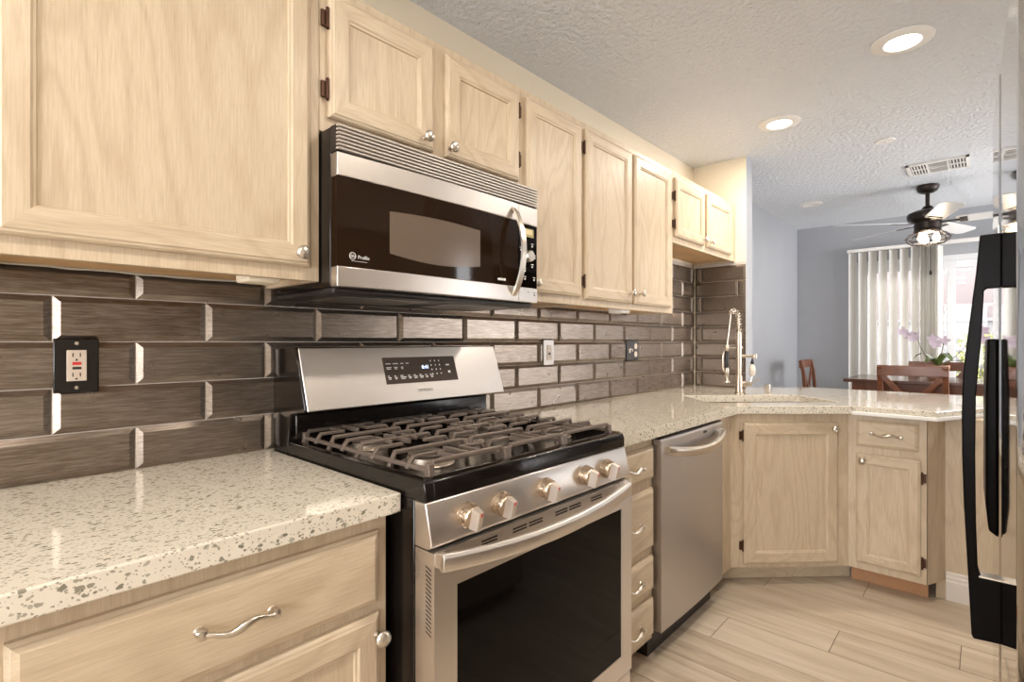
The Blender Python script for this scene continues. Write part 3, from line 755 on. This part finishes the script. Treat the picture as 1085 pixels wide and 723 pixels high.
# screened window inset, with curved lower edge
rs = []
for i in range(17):
    x = .150 + .325*i/16; c_ = math.sin(math.pi*i/16); y = bow(x) + .0024
    rs.append([(x, y+.002, 1.452-.014*c_), (x, y, 1.452-.014*c_), (x, y, 1.562+.006*c_), (x, y+.002, 1.562+.006*c_)])
MB().rings(rs).build('screen_window', 'mw_window', dr)
RX = Matrix.Rotation(R(90), 4, 'X')
text('Profile', .0125, 'white_ink', dr, Matrix.Translation((.058, -.3668, 1.4275)) @ RX, 'lettering')
em = MB().tube(arc((.044, -.3662, 1.433), .0085, 0, 360, 20, 'xz')[:-1], .0008, 5, closed=True)
em.tube(arc((.042, -.3662, 1.433), .0030, 60, 330, 10, 'xz'), .0007, 5).tube(arc((.047, -.3662, 1.433), .0028, 90, 400, 10, 'xz'), .0007, 5).box(.040, .085, -.3664, -.3658, 1.4205, 1.4212)
em.build('emblem', 'white_ink', dr)
mb = MB()
for k in range(3): mb.box(.556+k*.011, .564+k*.011, -.3755, -.3700, 1.418, 1.425)
mb.build('printed_mark', 'white_ink', dr)
hp = []
for i in range(19):
    s_ = i/18; hp.append((.628, -.371 - .046*math.sin(math.pi*s_)**.75, 1.662 - .288*s_))
MB().sweep(hp, [(-.010, -.004), (.010, -.004), (.011, .002), (.006, .006), (-.006, .006), (-.011, .002)], (0, 1, 0), scale=[.75 if i in (0, 18) else 1 for i in range(19)]).build('handle', 'nickel', dr)
cp = band(MB(), xd+.002, m1, 1.620, 1.681, n_=4).build('control_panel', 'steel', t, bevel=.002)
band(MB(), xd+.002, m1, 1.356, 1.405, n_=4).build('lower_trim', 'steel', cp, bevel=.002)
band(MB(), xd+.002, m1-.001, 1.4055, 1.6195, n_=4, lift=-.002).build('key_panel', 'black_glass', cp)
yk = -.3682
MB().box(.668, .735, yk, -.36, 1.578, 1.606).build('display', 'lcd', cp)
MB().box(.672, .726, yk-.0005, -.36, 1.586, 1.603).build('display_field', 'lcd2', cp)
MB().lathe([(.0205, 0), (.0205, .006), (.0185, .018), (.0165, .020), (0, .020)], (.706, -.364, 1.512), 'y', 24).build('dial', 'nickel', cp)
mb = MB()
for x, z in ((.690, 1.560), (.728, 1.548), (.742, 1.510), (.728, 1.478), (.690, 1.462), (.690, 1.434), (.738, 1.434), (.670, 1.530)):
    mb.lathe([(.0035, 0), (.0030, .0012), (0, .0013)], (x, yk+.001, z), 'y', 10); mb.box(x-.006, x+.006, yk-.0001, yk+.001, z+.007, z+.009)
mb.build('printed_keys', 'white_ink', cp)
mb = MB()
for x in (.672, .706, .740): mb.lathe([(.0032, 0), (.0032, .0012), (0, .0014)], (x, -.3665, 1.382), 'y', 10); mb.box(x-.006, x+.006, -.3685, -.365, 1.389, 1.3905)
mb.build('lower_keys', 'black_mat', cp)

# ------------------------------------------------------------------ DISHWASHER
t = thing('dishwasher', 'stainless dishwasher with curved bar handle under the right countertop', 'dishwasher', (1.45, -.3, FLOOR+.001))
MB().box(1.148, 1.748, -.578, -.02, FLOOR+.001, CT-.046).build('tub', 'black_mat', t)
rs = []
for i in range(9):
    u_ = i/8; x = 1.147 + .604*u_; yy = -.634 - .006*math.sin(math.pi*u_)
    rs.append([(x, -.582, .150), (x, yy, .150), (x, yy, .800), (x, yy, .853), (x, yy+.006, .860), (x, -.582, .860)])
dd = MB().rings(rs).build('door', 'steel_v', t)
rs = []
hp = [(1.175 + .545*i/20, -.650 - .040*math.sin(math.pi*i/20)**.7, .822 - .028*math.sin(math.pi*i/20)**.8) for i in range(21)]
MB().sweep(hp, [(-.008, -.015), (.005, -.017), (.011, -.006), (.010, .009), (.002, .017), (-.008, .015)], (0, 0, 1), scale=[.8 if i in (0, 20) else 1 for i in range(21)]).box(1.170, 1.186, -.656, -.634, .810, .834).box(1.710, 1.726, -.656, -.634, .810, .834).build('handle', 'nickel', dd)
MB().box(1.150, 1.748, -.628, -.585, .8605, .866).build('control_strip', 'black_gloss', dd)
MB().box(1.520, 1.553, -.6412, -.638, .838, .848).build('badge', 'black_mat', dd)
MB().box(1.150, 1.746, -.560, -.545, FLOOR+.002, .145).build('kick_plate', 'black_mat', t)

# ------------------------------------------------------------------ outlets
def outlet_base(x0, x1, z0, z1, m_, label, cat='outlet'):
    t_ = thing('wall_outlet', label, cat, ((x0+x1)/2, -.0135, z0), 0, 'outlets on the tiled backsplash')
    MB().box(x0, x1, -.0175, -.0118, z0, z1).build('cover_plate', m_, t_, bevel=.003); return t_
t = outlet_base(-.4765, -.3965, 1.108, 1.229, 'black_gloss', 'black-plated outlet with red test button, on the tiles above the near countertop')
MB().box(-.454, -.419, -.0195, -.0176, 1.134, 1.203).build('receptacle', 'ivory', t, bevel=.002)
MB().box(-.4442, -.4288, -.0208, -.0196, 1.170, 1.1765).build('test_button', 'red', t)
mb = MB().box(-.4442, -.4288, -.0206, -.0196, 1.160, 1.1655)
for x in (-.4435, -.4305):
    for z in (1.188, 1.144): mb.box(x-.001, x+.001, -.0199, -.0196, z, z+.0085)
for z in (1.1815, 1.139): mb.lathe([(.0022, 0), (0, .0006)], (-.437, -.0196, z), 'y', 10)
mb.build('slots', 'black_mat', t)
MB().lathe([(.0042, 0), (.0036, .0016), (0, .002)], (-.4365, -.0176, 1.218), 'y', 12).lathe([(.0042, 0), (.0036, .0016), (0, .002)], (-.4365, -.0176, 1.119), 'y', 12).build('screws', 'nickel', t)
t = outlet_base(1.226, 1.304, 1.112, 1.232, 'steel_dark', 'steel-plated outlet on the tiles right of the range backguard')
MB().box(1.250, 1.283, -.0195, -.0176, 1.137, 1.205).build('receptacle', 'ivory', t, bevel=.002)
mb = MB()
for z in (1.188, 1.146):
    for x in (1.2585, 1.2735): mb.box(x-.0012, x+.0012, -.0201, -.0196, z, z+.009)
mb.box(1.258, 1.275, -.0205, -.0196, 1.160, 1.172)
mb.build('slots', 'black_mat', t)
t = outlet_base(1.975, 2.108, 1.117, 1.229, 'black_mat', 'wide black outlet plate with pale plugs, on the tiles near the corner')
mb = MB()
for x, z in ((2.074, 1.196), (2.074, 1.150)): mb.lathe([(.0165, 0), (.0165, .003), (0, .004)], (x, -.0176, z), 'y', 16)
mb.build('receptacle', 'ivory', t)
MB().box(2.000, 2.012, -.0215, -.0176, 1.158, 1.182).box(2.012, 2.022, -.0215, -.0176, 1.174, 1.184).box(2.034, 2.040, -.0215, -.0176, 1.165, 1.180).build('switch_toggle', 'ivory', t, bevel=.001)

# ------------------------------------------------------------------ FRIDGE (mirror-finish side-by-side, faces the range wall)
FA = R(1.34)
fx, fy = -.633 + math.sin(FA)*.0535, -1.511 - math.cos(FA)*.0535
AFr = frame(fx, fy, FA)              # local x runs along the doors away from the camera, +y towards the range
t = thing('refrigerator', 'tall mirror-black side-by-side refrigerator at the right edge, facing the range', 'refrigerator', (fx+1.3, fy-.35, FLOOR+.001), FA)
MB(AFr).box(.915, 1.815, -.72, -.062, FLOOR+.001, 1.76).build('body', 'black_mat', t, bevel=.004)
def fdoor(x0, x1):
    rs = []
    n_ = 12
    for i in range(n_+1):
        u_ = i/n_; x = x0 + (x1-x0)*u_; e_ = min(u_, 1-u_)*(x1-x0); c_ = -.010*max(0, 1-e_/.012)**2
        rs.append([(x, -.058, .12), (x, c_, .12), (x, c_, 1.765), (x, c_-.012, 1.78), (x, -.058, 1.78)])
    return MB(AFr).rings(rs).build('door', 'fridge', t)
d1 = fdoor(.915, 1.417); d2 = fdoor(1.423, 1.815)
# long bowed handle on the near door
outer_p = [(.0305, 1.432), (.036, 1.36), (.049, 1.23), (.0555, 1.16), (.0575, 1.08), (.057, .997), (.0545, .90), (.050, .80), (.0465, .72), (.043, .640), (.040, .633)]
inner_p = [(-.0005, .636), (-.0005, .757), (.030, .760), (.0335, .775), (.036, .864), (.0372, .997), (.0362, 1.112), (.0325, 1.17), (.028, 1.232), (.0245, 1.322), (.020, 1.327), (-.0005, 1.327), (-.0005, 1.432)]
mb = MB(AFr).prism(outer_p + inner_p, 'x', 1.380, 1.406)
MB.build(mb, 'handle', 'fridge_handle', d1, bevel=.002)
MB(AFr).box(1.379, 1.407, -.0004, .032, .7575, .7605).build('handle_trim', 'nickel', d1)
MB(AFr).prism([(-.0008, 1.228), (.016, 1.228), (.019, 1.10), (.019, .87), (.014, .812), (-.0008, .800)], 'x', 1.53, 1.70).build('dispenser', 'fridge_handle', d2, bevel=.004)['label'] = 'black dispenser console on the far door'

# ------------------------------------------------------------------ ceiling lamps, vent, detector
def downlight(x, y, label, lit=True, r=.105, w=LAMP_W):
    t_ = thing('recessed_ceiling_light', label, 'ceiling light', (x, y, CEIL-.012), 0, 'recessed ceiling lights')
    MB().lathe([(r, CEIL-.001), (r, CEIL-.005), (r-.012, CEIL-.010), (r*.60, CEIL-.012), (r*.56, CEIL-.006), (r*.56, CEIL-.001)], (x, y, 0), n=40, cap=False).build('trim_ring', 'white', t_)
    MB().lathe([(r*.555, CEIL-.003), (r*.5, CEIL-.0065), (0, CEIL-.007)], (x, y, 0), n=32, cap=False).build('lens', 'lens' if lit else 'white', t_)
    if lit:
        l = bpy.data.lights.new('lamp', 'AREA'); l.shape = 'DISK'; l.size = r*1.2; l.energy = w; l.color = LAMP_COL
        o = bpy.data.objects.new('lamp', l); COL.objects.link(o); o.parent = t_; o.location = (0, 0, -.004)
downlight(1.985, -1.262, 'lit recessed ceiling light nearest the camera, above the kitchen aisle')
downlight(2.504, -.666, 'lit recessed ceiling light above the sink corner, near the return wall')
downlight(.55, -1.25, 'added fill ceiling light above the range, out of view overhead', w=LAMP_W*.8)  # added out of frame to light the near part of the kitchen
downlight(-.75, -1.15, 'added fill ceiling light above the near countertop, out of view overhead', w=LAMP_W*.65)  # unseen lamp, added as fill over the near counter
downlight(-1.9, -1.15, 'added fill ceiling light behind the camera, out of view', w=LAMP_W*.8)  # unseen lamp, added as fill from behind the camera
downlight(4.55, -.37, 'unlit recessed ceiling light close to the blue dining wall', False, .09)
tag(MB().lathe([(.052, CEIL-.001), (.050, CEIL-.006), (.010, CEIL-.009), (.009, CEIL-.014), (0, CEIL-.015)], (3.22, -1.062, 0), n=28, cap=False).build('sprinkler_cap', 'white'), 'small round white ceiling cap between lit light and air vent', 'ceiling cap')
t = thing('air_vent', 'rectangular white slatted air vent in the ceiling in front of the fan', 'air vent', (4.0, -1.265, CEIL-.01))
MB().box(3.875, 4.145, -1.42, -1.11, CEIL-.004, CEIL-.001).build('backing', 'black_mat', t)
mb = MB().box(3.865, 3.885, -1.43, -1.10, CEIL-.012, CEIL-.001).box(4.135, 4.155, -1.43, -1.10, CEIL-.012, CEIL-.001).box(3.865, 4.155, -1.43, -1.412, CEIL-.012, CEIL-.001).box(3.865, 4.155, -1.118, -1.10, CEIL-.012, CEIL-.001)
mb.box(3.885, 4.135, -1.325, -1.315, CEIL-.012, CEIL-.001).box(3.885, 4.135, -1.215, -1.205, CEIL-.012, CEIL-.001).box(4.005, 4.015, -1.42, -1.11, CEIL-.012, CEIL-.001)
mb.build('frame', 'white', t)
mb = MB()
for ya, yb in ((-1.412, -1.325), (-1.205, -1.118)):
    k = ya + .010
    while k < yb: mb.box(3.885, 4.135, k, k+.005, CEIL-.011, CEIL-.004); k += .0165
for k in range(6): mb.box(3.895+k*.042, 3.901+k*.042, -1.315, -1.215, CEIL-.011, CEIL-.004)
mb.build('slats', 'white', t)

# ------------------------------------------------------------------ ceiling fan
FCX, FCY = 4.55, -1.175
t = thing('ceiling_fan', 'dark bronze ceiling fan with pale blades and caged light in the dining room', 'ceiling fan', (FCX, FCY, 1.98))
AN = frame(FCX, FCY)
MB(AN).lathe([(.070, CEIL-.001), (.072, CEIL-.02), (.062, CEIL-.045), (.040, CEIL-.058), (.014, CEIL-.062)], n=28).build('canopy', 'fan_dark', t)
MB(AN).lathe([(.014, CEIL-.06), (.014, 2.285), (.03, 2.275), (.045, 2.245)], n=16).build('downrod', 'fan_dark', t)
mt = MB(AN).lathe([(.045, 2.25), (.09, 2.243), (.125, 2.225), (.132, 2.20), (.125, 2.175), (.10, 2.16), (.085, 2.15), (.085, 2.10), (.06, 2.092)], n=36).build('motor_housing', 'fan_dark', t)
for k in range(5):
    a = R(196 + 72*k)
    Ab = AN @ Matrix.Rotation(a, 4, 'Z') @ Matrix.Translation((0, 0, 2.150)) @ Matrix.Rotation(R(-12), 4, 'X')
    o = MB(Ab).prism([(.17, -.055), (.20, -.062), (.62, -.068), (.66, -.045), (.665, .045), (.62, .068), (.20, .062), (.17, .055)], 'z', -.003, .003).build('blade', 'fan_blade', t, bevel=.001)
    MB(Ab).box(.085, .22, -.014, .014, -.010, -.0032).box(.19, .235, -.04, .04, -.009, -.0032).build('blade_bracket', 'fan_dark', o)
lk = MB(AN).lathe([(.085, 2.095), (.088, 2.085), (.075, 2.075), (.03, 2.07)], n=28).build('light_kit', 'fan_dark', t)
mb = MB(AN)
for z, r_ in ((2.068, .10), (2.030, .142), (1.995, .115), (1.978, .05)): mb.tube([(r_*math.cos(2*math.pi*i/32), r_*math.sin(2*math.pi*i/32), z) for i in range(32)], .0028, 6, closed=True)
for k in range(14):
    a = 2*math.pi*k/14; mb.tube([(r_*math.cos(a), r_*math.sin(a), z) for r_, z in ((.07, 2.08), (.115, 2.062), (.142, 2.03), (.13, 2.005), (.10, 1.985), (.03, 1.976))], .0026, 6)
mb.build('wire_cage', 'fan_dark', lk)
for k in range(3):
    a = R(20+120*k); MB(AN).lathe([(0, 1.99), (.018, 2.0), (.026, 2.022), (.018, 2.048), (.012, 2.07)], (.055*math.cos(a), .055*math.sin(a), 0), n=14).build('bulb', 'bulb', lk)
l = bpy.data.lights.new('lamp', 'POINT'); l.energy = 8; l.color = (1, .82, .6); l.shadow_soft_size = .05
o = bpy.data.objects.new('lamp', l); COL.objects.link(o); o.parent = t; o.location = (0, 0, 2.03-1.98)

# ------------------------------------------------------------------ vertical blinds
t = thing('vertical_blinds', 'off-white vertical blinds half drawn across the sliding glass door', 'blinds', (5.56, -1.4, .1))
MB().box(5.545, 5.60, -2.42, -.475, 2.118, 2.150).build('headrail', 'white', t, bevel=.004)
def vane(y, ang_, w=.089):
    A = Matrix.Translation((5.572, y, 0)) @ Matrix.Rotation(ang_, 4, 'Z'); rs = []
    for i in range(7):
        u_ = i/6 - .5; c_ = .007*(1-4*u_*u_); rs.append([A @ Vector((c_, u_*w, .10)), A @ Vector((c_+.0008, u_*w, .10)), A @ Vector((c_+.0008, u_*w, 2.112)), A @ Vector((c_, u_*w, 2.112))])
    MB().rings(rs).box(5.570, 5.574, y-.003, y+.003, 2.110, 2.119).build('vane', 'vane', t)
y = -.520
for k in range(7): vane(y, R(50)); y -= .083
for k in range(7): vane(-1.075 - k*.021, R(68 + (k % 3)*7))
MB().tube([(5.555, -1.13, 2.11), (5.550, -1.131, 1.89)], .002, 5).lathe([(.002, 1.89), (.012, 1.865), (.010, 1.845), (0, 1.84)], (5.550, -1.131, 0), n=10).build('cord', 'black_mat', t)

# ------------------------------------------------------------------ dining table and chairs
TZ = .93
t = thing('dining_table', 'tall dark brown dining table with orchid on it, in front of the sliding door', 'table', (4.75, -1.4, FLOOR+.001))
MB().box(4.20, 4.96, -2.15, -.675, TZ-.025, TZ).build('tabletop', 'tablewood', t, bevel=.004)
MB().box(4.27, 4.292, -2.07, -.76, TZ-.125, TZ-.0255).box(4.87, 4.892, -2.07, -.76, TZ-.125, TZ-.0255).box(4.292, 4.87, -.782, -.76, TZ-.125, TZ-.0255).box(4.292, 4.87, -2.07, -2.048, TZ-.125, TZ-.0255).build('apron', 'chairwood', t)
for x in (4.25, 4.835):
    for y in (-2.09, -.80): MB().box(x, x+.075, y, y+.075, FLOOR+.001, TZ-.0256).build('leg', 'chairwood', t, bevel=.004)
def chair(x, y, rz, label):
    t_ = thing('dining_chair', label, 'chair', (x, y, FLOOR+.001), rz, 'tall cross-back chairs around the dining table')
    A = frame(x, y, rz, FLOOR)       # local +y is the way the sitter faces, back at -y
    w = .185; sh = .47; H = 1.005
    MB(A).prism([(-w-.01, -.20), (w+.01, -.20), (w+.02, .21), (-w-.02, .21)], 'z', sh, sh+.045).build('seat', 'tablewood', t_, bevel=.012)
    for s_ in (-1, 1):
        MB(A).bar([(s_*w, .18, .002), (s_*w, .18, sh)], .038, .038, up=(0, 1, 0)).build('leg', 'chairwood', t_, bevel=.003)
        MB(A).bar([(s_*w, -.20, .002), (s_*w, -.19, sh*.7), (s_*w, -.195, sh+.06), (s_*w, -.225, H-.10), (s_*w, -.25, H)], .034, .028, up=(0, 1, 0)).build('rear_post', 'chairwood', t_, bevel=.003)
    MB(A).bar([(-w-.017, -.247, H-.030), (0, -.258, H-.030), (w+.017, -.247, H-.030)], .022, .075).build('top_rail', 'chairwood', t_, bevel=.004)
    MB(A).bar([(-w, -.205, sh+.05), (w, -.205, sh+.05)], .018, .035).build('lower_rail', 'chairwood', t_, bevel=.003)
    for s_ in (-1, 1): MB(A).bar([(s_*(w-.012), -.238+.002*s_, H-.065), (-s_*(w-.012), -.208+.002*s_, sh+.05)], .035, .014, up=(0, 1, 0)).build('cross_slat', 'chairwood', t_, bevel=.002)
    MB(A).box(-w, w, .170, .190, .25, .285).box(-w, w, -.205, -.185, .25, .285).build('stretcher', 'chairwood', t_, bevel=.002)
    for s_ in (-1, 1): MB(A).box(s_*w-.009, s_*w+.009, -.19, .18, .32, .35).build('stretcher', 'chairwood', t_, bevel=.002)
chair(4.25, -1.122, R(-90), 'reddish brown cross-back chair seen from behind just past the peninsula counter')
chair(4.80, -1.215, R(90), 'brown cross-back chair on the far side of the table, behind the orchid')
chair(4.90, -.50, R(180), 'brown chair at the left end of the table beside the blue wall')

# orchid
t = thing('potted_orchid', 'pale lilac orchid in a tan pot on the dining table', 'plant', (4.55, -1.235, TZ+.001))
AO = frame(4.55, -1.235, 0, TZ+.001)
MB(AO).lathe([(.050, 0), (.058, .01), (.072, .09), (.075, .11), (.068, .11), (.06, .09)], n=24).build('pot', 'pot', t)
for k, (a, ln, up_) in enumerate(((10, .15, .07), (75, .16, .10), (150, .13, .06), (215, .16, .09), (285, .17, .05), (330, .14, .10))):
    a = R(a); pts = [(math.cos(a)*ln*s_, math.sin(a)*ln*s_, .10 + up_*math.sin(s_*2.6)) for s_ in (0, .2, .4, .6, .8, 1)]
    MB(AO).sweep(pts, [(-.026, .004), (0, -.003), (.026, .004), (0, .001)], (0, 0, 1), scale=[.35, .8, 1, 1, .75, .1]).build('leaf', 'leaf', t)
def rd(a, b): return random.uniform(a, b)
for (dy, top, bend) in ((.115, .36, .05), (-.035, .30, .03), (-.175, .36, -.04)):
    pts = [(.0, dy*.12, .09), (-.01, dy*.55, .17), (-.01, dy*.9, .25), (-.02, dy*1.05, .32), (-.03, dy*1.0+bend*.5, top), (-.03, dy+bend*1.2, top-.02)]
    MB(AO).tube(pts, .0032, 6).build('stem', 'stem', t)
    mb = MB(AO)
    for f_ in range(4):
        c = Vector(pts[5]) + Vector((rd(-.03, .02), rd(-.045, .045), rd(-.035, .035)))
        fa = rd(0, 2)
        for q in range(5):
            a = fa + q*2*math.pi/5; u_ = Vector((-.25, math.cos(a), math.sin(a))); v_ = Vector((0, -math.sin(a), math.cos(a)))
            ps = [c, c+u_*.016+v_*.012, c+u_*.034+v_*.010, c+u_*.040, c+u_*.034-v_*.010, c+u_*.016-v_*.012]
            mb.add([p - Vector((.0006, 0, 0)) for p in ps] + [p + Vector((.0006, 0, 0)) for p in ps], [(0,1,2,3,4,5), (11,10,9,8,7,6)] + [(i, (i+1) % 6, (i+1) % 6+6, i+6) for i in range(6)])
    mb.build('blossom_cluster', 'petal', t)

# ------------------------------------------------------------------ outdoors beyond the sliding door
M['stucco'] = paint('pink_tan_stucco', (.086, .071, .069), (.10, .083, .080), .2, 40, .9)
M['concrete'] = paint('pale_concrete', (.14, .13, .12), (.17, .155, .14), .2, 20, .9)
M['fence'] = mat('pale_grey_fence', (.095, .092, .09), .8)
M['bush'] = paint('yellow_green_foliage', (.12, .14, .03), (.22, .21, .06), .3, 60, .8)
M['tan'] = mat('tan_panel', (.09, .065, .045), .7)
struct('ground', MB().box(5.8, 14, -8, 5, -.10, -.02), 'concrete')
tag(MB().box(10.2, 10.4, -7.5, 4.5, -.02, 4.2).build('neighbour_house_wall', 'stucco'), 'pinkish stucco house wall rising behind the yard fence', 'building')
t = thing('yard_fence', 'pale grey panel fence across the yard beyond the sliding door', 'fence', (8.9, -1.5, -.02))
for k in range(8):
    y = -6.6 + k*1.3; MB().box(8.93, 8.96, y+.05, y+1.25, -.01, 1.50).build('fence_panel', 'fence', t, bevel=.004)
for k in range(9):
    y = -6.6 + k*1.3; MB().box(8.89, 8.99, y-.05, y+.05, -.02, 1.56).build('fence_post', 'fence', t, bevel=.004)
MB().box(8.90, 8.985, -6.6, 3.8, 1.50, 1.545).build('top_rail', 'fence', t, bevel=.004)
t = thing('patio_cabinet', 'low tan patio box with a rounded white cover outside the glass', 'box', (7.6, -2.2, -.02))
MB().box(7.3, 8.0, -2.85, -1.66, -.02, 1.02).build('box_body', 'tan', t, bevel=.01)
MB().rings([[(7.26, y, 1.021), (8.04, y, 1.021), (8.0, y, 1.021+.13*h_+.01), (7.3, y, 1.021+.13*h_+.01)] for y, h_ in ((-2.9, .2), (-2.8, .7), (-2.6, 1), (-1.9, 1), (-1.7, .7), (-1.62, .2))]).build('cover', 'white', t, bevel=.02)
def shrub(x, y, r_, h_, label):
    mb = MB(); rn = random.Random(int(x*100+y*10))
    for i in range(900):
        a = rn.uniform(0, 2*math.pi); z = rn.uniform(0.05, 1); rr_ = r_*math.sqrt(rn.random())*(1-.4*z)
        c = Vector((x+rr_*math.cos(a), y+rr_*math.sin(a), -.02+h_*z)); d1_ = Vector((rn.gauss(0, 1), rn.gauss(0, 1), rn.gauss(0, 1))).normalized()*.035
        d2_ = d1_.cross(Vector((rn.gauss(0, 1), rn.gauss(0, 1), rn.gauss(0, 1)))).normalized()*.016
        mb.add([c-d1_, c+d2_, c+d1_, c-d2_], [(0, 1, 2, 3)])
    t_ = thing('shrub', label, 'shrub', (x, y, -.02))
    mb.build('foliage', 'bush', t_, smooth=False)
    mb = MB()
    for k in range(5): a = k*1.26; mb.tube([(x+.03*math.cos(a), y+.03*math.sin(a), -.019), (x+r_*.5*math.cos(a), y+r_*.5*math.sin(a), h_*.7)], .012, 6)
    mb.build('branches', 'stem', t_)
shrub(8.2, -1.42, .28, 1.35, 'yellow-green shrub just outside the door frame, left of the tan box')
